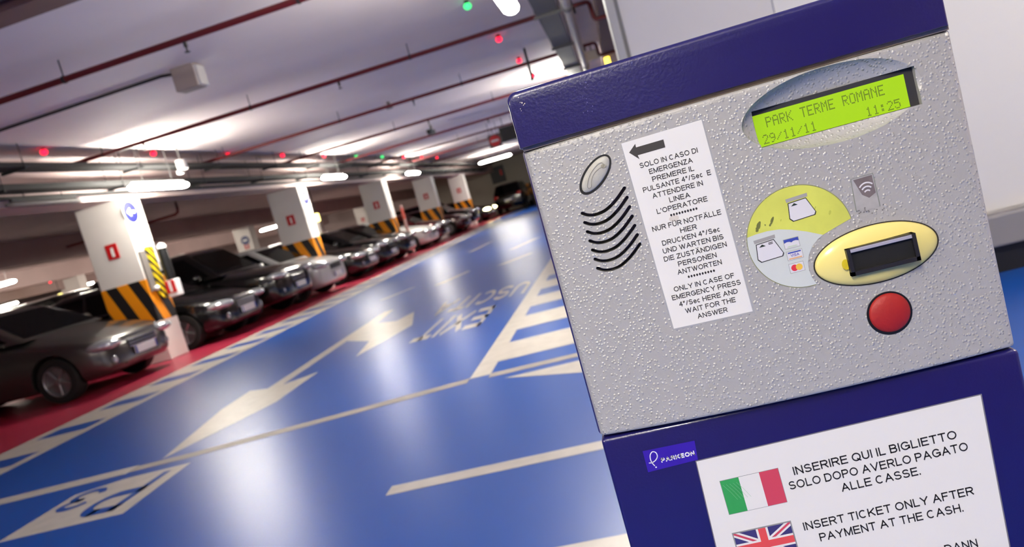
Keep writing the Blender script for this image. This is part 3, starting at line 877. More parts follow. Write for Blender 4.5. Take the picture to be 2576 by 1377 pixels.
# ---- drawing on the faces
def face_poly(name, poly, m, parent, surf=on_panel, eps=.15, thick=.12, div=None):
    """thin printed shape following the surface"""
    bm = BM()
    vs_ = [bm.verts.new((x, z, 0)) for x, z in poly]
    f = bm.faces.new(vs_)
    if f.normal.z < 0: pass
    if div:
        x0 = min(p[0] for p in poly); x1 = max(p[0] for p in poly)
        x = x0 + div
        while x < x1 - 1e-3:
            bmesh.ops.bisect_plane(bm, geom=bm.verts[:] + bm.edges[:] + bm.faces[:], plane_co=(x, 0, 0), plane_no=(1, 0, 0))
            x += div
    return place(name, bm, m, parent, surf, eps)
def place(name, bm, m, parent, surf, eps):
    for v in bm.verts: v.co = surf(v.co.x, v.co.y, eps)
    bm.normal_update()
    for f in bm.faces:
        if f.normal.y > 0: f.normal_flip()
    return obj(name, bm, m, parent)
def face_text(name, s, xc, zb, w, h, m, parent, surf=on_panel, eps=.3, rot=0.0, bold=0.0, pivot=None):
    bm = text_bm(s, bold)
    for v in bm.verts:
        x = (v.co.x - .5) * w; z = v.co.y * h
        v.co.x = xc + x * math.cos(rot) - z * math.sin(rot)
        v.co.y = zb + x * math.sin(rot) + z * math.cos(rot)
    return place(name, bm, m, parent, surf, eps)
def ell(cx, cz, a, b, t0=0, t1=360, n=48, rot=0):
    out = []
    for i in range(n + (0 if (t1 - t0) % 360 == 0 else 1)):
        t = math.radians(t0 + (t1 - t0) * i / n)
        x, z = a * math.cos(t), b * math.sin(t)
        out.append((cx + x * math.cos(rot) - z * math.sin(rot), cz + x * math.sin(rot) + z * math.cos(rot)))
    return out

# ---- display
disp = obj('display', box(BM(), XL + .1916, XL + .3202, FY + .0015, FY + .0039, 1.1297, 1.1605), M_dark, machine)
def on_lcd(x, z, eps=0.0): return Vector((XL + x / 1000, FY + .0015 - eps / 1000, z / 1000))
M_lcd = mat('lit_lime_lcd', (0.35, 0.46, 0.03), .4, emit=0.62, emit_rgb=(0.71, 0.91, 0.03))
face_poly('lcd_screen', [(192.4, 1130.0), (313.2, 1130.0), (313.2, 1156.6), (192.4, 1156.6)], M_lcd, disp, on_lcd, .12)
M_seg = mat('dark_lcd_dots', (0.33, 0.42, 0.05), .6, emit=0.03)
GL = {'P': '1111010001100011111010000100001000', 'A': '0111010001100011111110001100011000', 'R': '1111010001100011111010100100101000', 'K': '1000110010101001100010100100101000',
      'T': '1111100100001000010000100001000010', 'E': '1111110000100001111010000100001111', 'M': '1000111011101011010110001100011000', 'O': '0111010001100011000110001100010111',
      'N': '1000111001101011001110001100011000', '2': '0111010001000010001000100010001111', '9': '0111010001100010111100001000100110', '/': '0000000001000100010001000100000000',
      '1': '0010001100001000010000100001000111', ':': '0000001100011000000001100011000000', '5': '1111110000111100000100001100010111'}
GL = {k: (v + '0' * 35)[:35] for k, v in GL.items()}
for kk, tail in (('P', '0'), ('A', '1'), ('R', '1'), ('K', '1'), ('T', '0'), ('E', '1'), ('M', '1'), ('O', '0'), ('N', '1'), ('2', '1'), ('1', '0'), ('5', '0')):
    GL[kk] = GL[kk][:34] + tail
def lcd_line(s, x0, z0, pitch, h):
    bm = BM()
    cw, rh = pitch / 6, h / 7
    for c, ch in enumerate(s):
        if ch == ' ': continue
        for r in range(7):
            for q in range(5):
                if GL[ch][r * 5 + q] == '1':
                    xa = x0 + c * pitch + q * cw; za = z0 + h - (r + 1) * rh
                    vv = [bm.verts.new((xa + dx * cw * .86, za + dz * rh * .86, 0)) for dx, dz in ((0, 0), (1, 0), (1, 1), (0, 1))]
                    bm.faces.new(vv)
    return place('lcd_text', bm, M_seg, disp, on_lcd, .2)
lcd_line('PARK TERME ROMANE', 202.0, 1144.6, 5.62, 8.6)
lcd_line('29/11/11', 196.6, 1131.5, 5.55, 7.9)
lcd_line('11:25', 279.6, 1131.2, 5.55, 7.6)
# worn row of marks above the scoop
M_wear = mat('dull_wear', (0.42, 0.43, 0.42), .6)
for i, x in enumerate((236, 240.5, 245, 250.5, 256)):
    bm = BM()
    nn = 7
    face_poly('wear_mark', [(x + random.uniform(.5, 1.3) * math.cos(2 * math.pi * k / nn), 1177.4 - (1.0 if x < 240 else 0) * 0 + random.uniform(.3, .7) * math.sin(2 * math.pi * k / nn)) for k in range(nn)], M_wear, panel, on_panel, .5)

# ---- help button
def dome(name, cx, cz, a, b, h, m, parent, rot=0, surf=on_panel, eps=0.0, n=40, rr=7, flat=1.0):
    bm = BM()
    rings = []
    for j in range(rr):
        t = j / rr * math.pi / 2
        k = math.cos(t) ** flat
        rings.append([surf(x, z, eps + h * math.sin(t)) for x, z in ell(cx, cz, a * k, b * k, n=n, rot=rot)])
    R = [[bm.verts.new(p) for p in r] for r in rings]
    for j in range(rr - 1):
        for i in range(n): bm.faces.new((R[j][i], R[j][(i + 1) % n], R[j + 1][(i + 1) % n], R[j + 1][i]))
    top = bm.verts.new(surf(cx, cz, eps + h))
    for i in range(n): bm.faces.new((R[-1][i], R[-1][(i + 1) % n], top))
    bmesh.ops.recalc_face_normals(bm, faces=bm.faces)
    return obj(name, bm, m, parent, 60)
oang = math.radians(41)
face_poly('button_gap', ell(55.6, 1145.0, 19.7, 9.5, rot=oang), M_black, machine, on_panel, .25, div=6)
hb = dome('help_button', 55.9, 1145.2, 17.6, 7.7, 2.2, mat('ivory_button', (0.72, 0.71, 0.66), .38, bump=(500, .08, 2)), machine, oang, eps=.3)
def stroke(name, pts, w, m, parent, surf, eps):
    L_, R_ = [], []
    for i, p in enumerate(pts):
        a = Vector(pts[max(i - 1, 0)]); c = Vector(pts[min(i + 1, len(pts) - 1)])
        d = (c - a).normalized(); nn = Vector((-d.y, d.x)) * w / 2
        L_.append((p[0] + nn.x, p[1] + nn.y)); R_.append((p[0] - nn.x, p[1] - nn.y))
    bm = BM()
    A = [bm.verts.new((x, z, 0)) for x, z in L_]; B = [bm.verts.new((x, z, 0)) for x, z in R_]
    for i in range(len(A) - 1): bm.faces.new((A[i], A[i + 1], B[i + 1], B[i]))
    return place(name, bm, m, parent, surf, eps)
hs = crom([(47.8, 1135.2), (49.8, 1136.0), (51.0, 1140.4), (54.8, 1146.0), (60.3, 1149.2), (63.6, 1149.6), (64.6, 1151.8), (62.6, 1153.5), (58.6, 1152.2), (51.8, 1146.6), (47.6, 1140.0), (46.6, 1136.6), (47.8, 1135.2)], 4)
stroke('handset_symbol', hs, .38, mat('engraved_line', (0.50, 0.49, 0.45), .6), hb, on_panel, 2.75)
face_poly('grime_spot', ell(64.0, 1150.2, 2.2, 1.8, n=10), mat('grime', (0.60, 0.58, 0.50), .6), hb, on_panel, 2.5)

# ---- instruction sticker
sticker = face_poly('instruction_label', [(83.2, 1164.3), (150.8, 1165.2), (153.9, 999.1), (87.0, 999.5)], M_paper, machine, on_panel, .25, div=5)
face_poly('label_border', [(82.4, 1163.6), (151.8, 1166.2), (155.6, 997.6), (85.8, 998.3)], mat('clear_film_edge', (0.66, 0.66, 0.66), .3), sticker, on_panel, .12, div=5)
face_poly('arrow', [(87.6, 1155.2), (94.3, 1161.0), (94.2, 1157.9), (117.4, 1158.1), (117.3, 1151.4), (94.0, 1151.2), (94.6, 1147.6)], mat('dark_print', (0.20, 0.19, 0.18), .6), sticker, on_panel, .4, div=6)
LN = [('SOLO IN CASO DI', 48.5), ('EMERGENZA', 36.5), ('PREMERE IL', 35), ('PULSANTE 4”/Sec  E', 57), ('ATTENDERE IN', 42.5), ('LINEA', 17.5), ("L'OPERATORE", 42.5), ('**********', 23),
      ('NUR FÜR NOTFÄLLE', 58), ('HIER', 14), ('DRUCKEN 4“/Sec', 48.5), ('UND WARTEN BIS', 51), ('DIE ZUSTÄNDIGEN', 53), ('PERSONEN', 32.5), ('ANTWORTEN', 37.5), ('**********', 23),
      ('ONLY IN CASE OF', 51), ('EMERGENCY PRESS', 58), ('4”/Sec HERE AND', 49.5), ('WAIT FOR THE', 42.5), ('ANSWER', 25.5)]
for i, (s, w) in enumerate(LN):
    zc = 1142.2 - i * 6.83 + (0.8 if i in (7, 15) else 0)
    xc_ = 117.7 + i * .19 + (1.2 if i == 3 else 0)
    hh = 4.35 if s[0] != '*' else 4.6
    face_text('label_text', s, xc_, zc - (2.2 if s[0] != '*' else 3.4), w, hh, M_ink, sticker, on_panel, .42, 0.0, .013)
face_poly('smudge', ell(110, 1092, 4.2, 2.6, n=14), mat('beige_smudge', (0.83, 0.80, 0.76), .5), sticker, on_panel, .34)

# ---- ticket and card symbol disc
ccx, ccz, cr = 204.8, 1051.0, 42.2
a0 = math.degrees(math.atan2(9.7, -42.2))
up = ell(ccx, ccz, cr, cr, a0, 5.4, 40) + [(234.8, 1051.5), (222.7, 1047.7), (211, 1053.6), (199.2, 1058.4), (190, 1061.1), (180.5, 1062.1), (171, 1061.8)]
lo = [(162.7, 1060.7), (171, 1061.8), (180.5, 1062.1), (190, 1061.1), (199.2, 1058.4), (211, 1053.6), (222.7, 1047.7), (217.8, 1045.2), (212.4, 1040.6), (208.5, 1034.8), (206.2, 1028.5), (205.6, 1021.8), (206.6, 1015), (209.0, 1008.9)] + ell(ccx, ccz, cr, cr, -85, a0 - 360, 32)[1:-1]
M_disc_y = mat('lime_yellow_print', (0.815, 0.83, 0.37), .4, vary=(38, .10))
M_disc_w = mat('pale_grey_print', (0.80, 0.82, 0.80), .4, vary=(30, .03))
disc = face_poly('symbol_sticker', up, M_disc_y, machine, on_panel, .22, div=5)
face_poly('lower_field', lo, M_disc_w, disc, on_panel, .23, div=5)
ring = ell(ccx, ccz, cr + .35, cr + .35, 5.4, 275, 70)
stroke('outline', ring, .55, mat('olive_line', (0.52, 0.53, 0.36), .5), disc, on_panel, .30)
M_line = mat('icon_line', (0.13, 0.13, 0.13), .5)
M_icon = mat('icon_white', (0.86, 0.85, 0.86), .45)
M_slotg = mat('icon_grey', (0.62, 0.61, 0.60), .5)
def ticket_icon(ox, oz, k=1.0, stripe=False):
    T = [(1.6, 14.8), (15.6, 15.8), (20.8, 3.4), (19.6, 1.2), (2.6, .2), (.3, 2.8)]
    P = [(ox + x * k, oz + z * k) for x, z in T]
    cx = sum(p[0] for p in P) / 6; cz = sum(p[1] for p in P) / 6
    face_poly('ticket_slot_icon', [(ox + .2, oz + 16 * k), (ox + 17.4 * k, oz + 17 * k), (ox + 17.6 * k, oz + 20.0 * k), (ox - .2, oz + 19 * k)], M_slotg, disc, on_panel, .34)
    face_poly('ticket_outline', [(cx + (x - cx) * 1.07, cz + (z - cz) * 1.09 - .15) for x, z in P], M_line, disc, on_panel, .38)
    face_poly('ticket_icon', P, M_icon, disc, on_panel, .46)
    face_poly('ticket_arrow', [(ox + 3.0 * k, oz + 12.2 * k), (ox + 8.6 * k, oz + 12.4 * k), (ox + 5.9 * k, oz + 14.4 * k)], mat('dark_green_print', (.10, .16, .12), .5), disc, on_panel, .54)
    if stripe:
        for dz in (0, 1.1):
            face_poly('ticket_stripe', [(ox + 11 * k, oz + 12.8 * k + dz), (ox + 14.6 * k, oz + 13.0 * k + dz), (ox + 14.6 * k, oz + 13.6 * k + dz), (ox + 11 * k, oz + 13.4 * k + dz)], M_line, disc, on_panel, .54)
ticket_icon(200.2, 1064.8)
ticket_icon(168.0, 1038.0, 1.0, True)
def card(x0, z0, x1, z1, eps=.36):
    face_poly('card_edge', [(x0 - .4, z0 - .4), (x1 + .4, z0 - .4), (x1 + .4, z1 + .4), (x0 - .4, z1 + .4)], mat('card_edge_grey', (.62, .63, .60), .5), disc, on_panel, eps)
    return face_poly('card_symbol', [(x0, z0), (x1, z0), (x1, z1), (x0, z1)], M_icon, disc, on_panel, eps + .08)
card(191.2, 1043.8, 203.0, 1051.4)
face_poly('card_blue', [(191.2, 1048.4), (193.5, 1049.2), (195.6, 1049.0), (197.1, 1048.1), (198.6, 1049.0), (200.7, 1049.2), (203.0, 1048.4), (203.0, 1051.4), (191.2, 1051.4)], mat('card_blue', (.20, .27, .62), .5), disc, on_panel, .55)
face_poly('card_green_tint', [(192.6, 1044.4), (201.6, 1044.4), (200.5, 1045.4), (193.7, 1045.4)], mat('card_tint', (.76, .82, .72), .5), disc, on_panel, .55)
card(191.4, 1033.8, 203.6, 1040.9)
face_poly('card_blue', [(192.2, 1039.2), (202.8, 1039.2), (202.8, 1040.3), (192.2, 1040.3)], mat('card_blue', (.20, .27, .62), .5), disc, on_panel, .55)
face_text('card_text', 'VISA', 197.5, 1036.2, 7.0, 2.4, mat('card_violet', (.36, .32, .66), .5), disc, on_panel, .56, 0, .02)
face_poly('card_orange', [(192.2, 1034.3), (202.8, 1034.3), (202.8, 1035.2), (192.2, 1035.2)], mat('card_orange', (.90, .66, .42), .5), disc, on_panel, .55)
card(191.0, 1023.0, 202.4, 1030.4)
face_poly('card_red_circle', ell(194.9, 1026.7, 2.75, 2.75, n=24), mat('card_red', (.83, .20, .25), .5), disc, on_panel, .55)
face_poly('card_yellow_circle', ell(198.6, 1026.7, 2.75, 2.75, n=24), mat('card_yellow', (.91, .74, .28), .5), disc, on_panel, .62)
M_scuff = mat('dark_scuff', (.40, .42, .20), .6)
for cx, cz, a, b in ((175.0, 1068.6, 3.6, 1.6), (173.0, 1065.4, 2.2, 1.4), (186.2, 1069.6, 3.4, 1.2), (184.0, 1066.8, 1.6, .8), (180, 1067.5, .8, .6), (193, 1068, 1.2, .5), (221, 1070, 2.4, .6), (232, 1064, 2.0, .9)):
    pl = [(x + random.uniform(-.3, .3), z + random.uniform(-.3, .3)) for x, z in ell(cx, cz, a, b, n=11, rot=math.radians(62))]
    face_poly('scuff', pl, M_scuff if cx < 190 else mat('faint_scuff', (.72, .74, .30), .5), disc, on_panel, .34)

# ---- contactless label
rf = face_poly('contactless_label', [(253.2, 1086.0), (271.3, 1086.2), (271.2, 1058.0), (251.9, 1058.6)], mat('worn_film', (.66, .65, .64), .45, vary=(120, .12)), machine, on_panel, .18, div=5)
face_poly('dark_field', [(255.2, 1084.9), (270.2, 1085.1), (270.3, 1070.5), (264.5, 1067.6), (259.5, 1071.5)], mat('worn_dark_print', (.43, .39, .39), .5, vary=(160, .1)), rf, on_panel, .28)
for k in range(3):
    r0 = 8.6 - 2.5 * k
    arc = [(264.2 + r0 * math.cos(math.radians(t)) * .95, 1069.6 + r0 * math.sin(math.radians(t)) * 1.25) for t in range(52, 136, 8)]
    stroke('wave_symbol', arc, 1.15, M_icon, rf, on_panel, .40)
fr = [(252.2, 1059), (253.6, 1086.1), (271.2, 1086.4), (271.2, 1058.6)]
stroke('frame_line', fr, .7, mat('worn_line', (.48, .50, .46), .5), rf, on_panel, .36)
for i in range(16):
    x = random.uniform(252, 274); z = random.gauss(1057.2, 1.6)
    face_poly('worn_flake', [(x + random.uniform(.3, 1.1) * math.cos(2 * math.pi * k / 6), z + random.uniform(.3, .8) * math.sin(2 * math.pi * k / 6)) for k in range(6)], mat('flake_grey', (.42, .41, .40), .6), rf, on_panel, .34)

# ---- yellow ticket slot
face_poly('bezel_gap', ell(260.0, 1021.6, 50.6, 24.6, n=64), mat('dark_olive_gap', (.14, .12, .07), .6), machine, on_panel, .3, div=5)
M_bez = mat('yellow_plastic', (.95, .885, .53), .22, 0, .5)
bez = dome('ticket_slot_bezel', 260.0, 1021.6, 49.4, 23.6, 8.0, M_bez, machine, 0, eps=.3, n=72, rr=12)
bc = BM(); box(bc, XL + .2348, XL + .2890, FY - .04, FY - .0125, 1.0098, 1.0328)
cc = cutter(bc)
bez.parent = None
_l = wloc(machine)
bez.location = _l
boolean(bez, [cc])
bez.location = (0, 0, 0)
bez.parent = machine
for p_ in bez.data.polygons: p_.use_smooth = True
bez.data.set_sharp_from_angle(angle=math.radians(35))
bm = BM()
y0, y1 = FY - .0215, FY - .0122
X0, X1, Z0, Z1 = XL + .2350, XL + .2888, 1.0100, 1.0326
box(bm, X0, X0 + .0030, y0, y1, Z0, Z1); box(bm, X1 - .0030, X1, y0, y1, Z0, Z1); box(bm, X0, X1, y0, y1, Z0, Z0 + .0034)
box(bm, X0, X1, y0 + .0006, y1, Z1 - .0006, Z1)
obj('slot_frame', bm, mat('slot_dark_grey', (.13, .12, .125), .4), bez)
bm = BM(); box(bm, X0 + .0005, X1 - .0005, FY - .0178, FY - .0165, Z0, Z1); obj('slot_mouth', bm, mat('slot_black', (.015, .015, .015), .7), bez)
bm = BM(); box(bm, X0 + .0009, X1 - .0012, y0 + .0004, y1, Z1 - .0036, Z1 - .0006, .0003, 1); obj('slot_lip', bm, mat('lip_metal', (.78, .76, .79), .35, .4), bez)
face_poly('wear_spot', ell(232.8, 1020.6, 3.0, 4.4, 60, 300, 20), mat('ochre_spot', (.80, .72, .10), .35), bez, lambda x, z, e: Vector((XL + x / 1000, FY - .02035 + .0009 * (235 - x) / 5, z / 1000)), 0)

# ---- red button
face_poly('button_gap', ell(260.0, 970.3, 18.3, 18.3, n=48), M_black, machine, on_panel, .3, div=5)
rb = dome('red_button', 260.2, 970.6, 16.5, 16.5, 5.0, mat('red_plastic', (.62, .10, .085), .55, bump=(300, .06, 2)), machine, 0, eps=.4, n=48, rr=10)

# ---- lower door: maker's plate and information sheet
plate = face_poly('maker_plate', [(33.3, 894.8), (80.2, 894.4), (78.9, 876.4), (33.2, 874.4)], mat('violet_blue_plate', (.21, .10, .62), .35), machine, on_door, .3)
face_text('plate_text', 'PARKEON', 62.4, 881.0, 30.5, 4.3, M_signwhite, plate, on_door, .42, .02, .045)
loop = crom([(36.0, 882.8), (39.0, 882.6), (42.6, 884.2), (44.9, 887.4), (44.4, 891.0), (41.7, 892.4), (39.2, 890.2), (38.3, 886.4), (38.8, 882.6), (40.2, 879.6), (40.6, 879.0)], 5)
stroke('plate_logo', loop, .85, M_signwhite, plate, on_door, .42)
face_poly('plate_logo', ell(41.3, 877.6, .75, .75, n=14), M_signwhite, plate, on_door, .42)

sheet = face_poly('information_sheet', [(77.2, 875.0), (318.3, 881.4), (309.5, 500), (69, 500)], M_paper, machine, on_door, .25)
face_poly('sheet_edge', [(76.4, 875.9), (319.4, 882.4), (310.5, 499), (68, 499)], mat('sheet_edge_grey', (.45, .44, .46), .4), sheet, on_door, .15)
RT = math.radians(1.5)
for s, xc_, zb, w in (('INSERIRE QUI IL BIGLIETTO', 224.8, 846.4, 137), ('SOLO DOPO AVERLO PAGATO', 225.0, 834.0, 150), ('ALLE CASSE.', 225.4, 821.9, 66.5),
                    ('INSERT TICKET ONLY AFTER', 225.2, 794.2, 143.5), ('PAYMENT AT THE CASH.', 225.2, 781.2, 121)):
    face_text('sheet_text', s, xc_, zb, w, 7.7, M_ink, sheet, on_door, .4, RT, .012)
face_text('sheet_text', 'DANN', 277.6, 748.4, 27, 7.7, M_ink, sheet, on_door, .4, RT, .012)
def rot_poly(cx, cz, P, a=RT): return [(cx + x * math.cos(a) - z * math.sin(a), cz + x * math.sin(a) + z * math.cos(a)) for x, z in P]
fc = (118.8, 837.2)
M_flagline = mat('flag_edge_grey', (.55, .56, .55), .5)
face_poly('flag_edge', rot_poly(*fc, [(-26, -16.5), (26, -16.5), (26, 16.5), (-26, 16.5)]), M_flagline, sheet, on_door, .32)
for nm, xa, xb, m in (('flag_green', -25.6, -9.2, mat('flag_green', (.19, .60, .30), .5, vary=(60, .06))), ('flag_white', -9.2, 9.0, M_paper), ('flag_red', 9.0, 25.6, mat('flag_red', (.78, .26, .34), .5))):
    face_poly(nm, rot_poly(*fc, [(xa, -16.1), (xb, -16.1), (xb, 16.1), (xa, 16.1)]), m, sheet, on_door, .40)
for t in range(5):
    x0 = -24 + t * 3
    stroke('flag_scratch', rot_poly(*fc, [(x0, 12), (x0 + 5, 4), (x0 + 9, -4)]), .22, mat('pale_scuff', (.55, .75, .58), .5), sheet, on_door, .46)
uc = (118.2, 786.6)
def clip_band(p0, p1, w, hx, hz):
    """band of width w from p0 to p1 clipped to the flag rectangle"""
    d = (Vector(p1) - Vector(p0)).normalized(); n_ = Vector((-d.y, d.x)) * w / 2
    a = Vector(p0) - d * 20; b = Vector(p1) + d * 20
    poly = [a + n_, b + n_, b - n_, a - n_]
    for ax, lim, sg in ((0, hx, 1), (0, -hx, -1), (1, hz, 1), (1, -hz, -1)):
        out = []
        for i in range(len(poly)):
            p, q = poly[i], poly[(i + 1) % len(poly)]
            ip, iq = (lim - p[ax]) * sg >= 0, (lim - q[ax]) * sg >= 0
            if ip: out.append(p)
            if ip != iq:
                t = (lim - p[ax]) / (q[ax] - p[ax]); out.append(p + (q - p) * t)
        poly = out
    return [(p.x, p.y) for p in poly]
face_poly('flag_edge', rot_poly(*uc, [(-26.3, -16.8), (26.3, -16.8), (26.3, 16.8), (-26.3, 16.8)]), M_flagline, sheet, on_door, .32)
face_poly('flag_blue', rot_poly(*uc, [(-25.2, -15.6), (25.2, -15.6), (25.2, 15.6), (-25.2, 15.6)]), mat('flag_blue', (.22, .20, .42), .5), sheet, on_door, .38)
HX, HZ = 25.2, 15.6
for (p0, p1, w, m, e) in (((-HX, -HZ), (HX, HZ), 5.6, M_paper, .44), ((-HX, HZ), (HX, -HZ), 5.6, M_paper, .45), ((-HX, -HZ), (HX, HZ), 2.0, mat('flag_red', (.78, .26, .34)), .50), ((-HX, HZ), (HX, -HZ), 2.0, mat('flag_red', (.78, .26, .34)), .51),
                          ((-HX, 0), (HX, 0), 10.4, M_paper, .56), ((0, -HZ), (0, HZ), 10.4, M_paper, .57), ((-HX, 0), (HX, 0), 6.6, mat('flag_scarlet', (.86, .30, .30), .5), .63), ((0, -HZ), (0, HZ), 6.6, mat('flag_scarlet', (.86, .30, .30), .5), .64)):
    face_poly('flag_band', rot_poly(*uc, clip_band(p0, p1, w, HX, HZ)), m, sheet, on_door, e)

# ------------------------------------------------------------------ cars
M_glass = mat('car_window_glass', (0.035, 0.035, 0.04), 0.06, 0, .6)
M_tyre = mat('tyre_rubber', (0.045, 0.045, 0.048), .75)
M_well = mat('wheel_well_black', (0.02, 0.02, 0.022), .8)
M_rim = mat('alloy_rim', (0.55, 0.54, 0.55), .3, .7)
M_chrome = mat('chrome_trim', (0.80, 0.80, 0.81), .16, 1.0)
M_lens = mat('headlight_glass', (0.72, 0.74, 0.77), .08, .6, .8)
M_lit = mat('lit_headlight', (1.0, 0.95, 0.72), .2, emit=14)
M_tail = mat('tail_light_red', (0.62, 0.04, 0.06), .15, 0, .6)
M_plate = mat('number_plate_white', (0.82, 0.82, 0.84), .4)
M_plate_b = mat('number_plate_blue', (0.12, 0.18, 0.55), .4)
def paint(name, rgb, metal=.5, rough=.28): return mat('car_paint_' + name, rgb, rough, metal, .5, coat=.8)

SPECS = {
 # L, half width, H, wheelbase, wheel r, front overhang, body stations (x, w, zb, zs, zt), greenhouse (front base, front top, rear top, rear base), belt z
 'saloon': dict(L=4.55, W=.90, H=1.48, wb=2.72, r=.318, fo=.80, gh=(-1.12, -1.92, -3.28, -4.05), belt=.98,
   st=[(0, .38, .30, .50, .56), (-.02, .52, .27, .57, .63), (-.06, .64, .24, .62, .68), (-.13, .74, .22, .66, .72), (-.26, .82, .20, .71, .77), (-.5, .875, .19, .77, .84), (-.85, .895, .19, .83, .91), (-1.25, .90, .19, .89, .98), (-1.8, .90, .20, .93, 1.0), (-2.7, .90, .20, .96, 1.01), (-3.4, .90, .20, .97, 1.03), (-3.9, .88, .21, .98, 1.04), (-4.25, .84, .26, .96, 1.03), (-4.47, .78, .32, .90, .98), (-4.55, .66, .42, .72, .82)]),
 'hatch': dict(L=4.15, W=.87, H=1.50, wb=2.56, r=.312, fo=.76, gh=(-.92, -1.66, -3.50, -3.98), belt=.98,
   st=[(0, .46, .30, .58, .64), (-.02, .58, .27, .65, .71), (-.06, .68, .24, .70, .76), (-.13, .76, .22, .74, .80), (-.3, .83, .20, .79, .86), (-.55, .86, .19, .84, .91), (-.8, .87, .19, .87, .95), (-1.1, .87, .19, .91, .99), (-1.7, .87, .20, .94, 1.0), (-2.5, .87, .20, .96, 1.01), (-3.3, .87, .21, .98, 1.02), (-3.7, .85, .26, .98, 1.02), (-4.03, .80, .32, .93, .99), (-4.15, .68, .42, .74, .82)]),
 'suv': dict(L=4.85, W=.96, H=1.74, wb=2.9, r=.372, fo=.93, gh=(-1.18, -1.85, -4.05, -4.62), belt=1.10,
   st=[(0, .46, .38, .62, .70), (-.02, .60, .35, .72, .79), (-.07, .74, .31, .79, .85), (-.16, .84, .28, .84, .90), (-.45, .93, .26, .90, .97), (-.9, .955, .26, .96, 1.04), (-1.3, .96, .26, 1.02, 1.10), (-1.9, .96, .27, 1.06, 1.13), (-2.7, .96, .27, 1.08, 1.14), (-3.6, .96, .27, 1.10, 1.15), (-4.2, .94, .30, 1.10, 1.15), (-4.6, .91, .36, 1.06, 1.12), (-4.8, .85, .44, .95, 1.02), (-4.85, .70, .55, .80, .88)]),
}
def section(x, w, zb, zs, zt):
    H = [(0, zb), (.80 * w, zb), (.93 * w, zb + .04), (.985 * w, zb + .14 * (zs - zb) + .03), (w, zb + .45 * (zs - zb)), (1.0 * w, zb + .66 * (zs - zb)), (.985 * w, zs - .07), (.965 * w, zs - .02), (.90 * w, zs + .25 * (zt - zs)), (.62 * w, zt), (.30 * w, zt + .012), (0, zt + .016)]
    return [(x, y, z) for y, z in H] + [(x, -y, z) for y, z in H[-2:0:-1]]
def rrplan(xf, xr, w, r, n=4):
    """rounded rectangle in plan, xf > xr"""
    out = []
    for cx, cy, a0 in ((xf - r, w - r, 90), (xf - r, -w + r, 0), (xr + r, -w + r, -90), (xr + r, w - r, -180)):
        for k in range(n + 1):
            a = math.radians(a0 - 90 * k / n)
            out.append((cx + r * math.cos(a), cy + r * math.sin(a)))
    return out

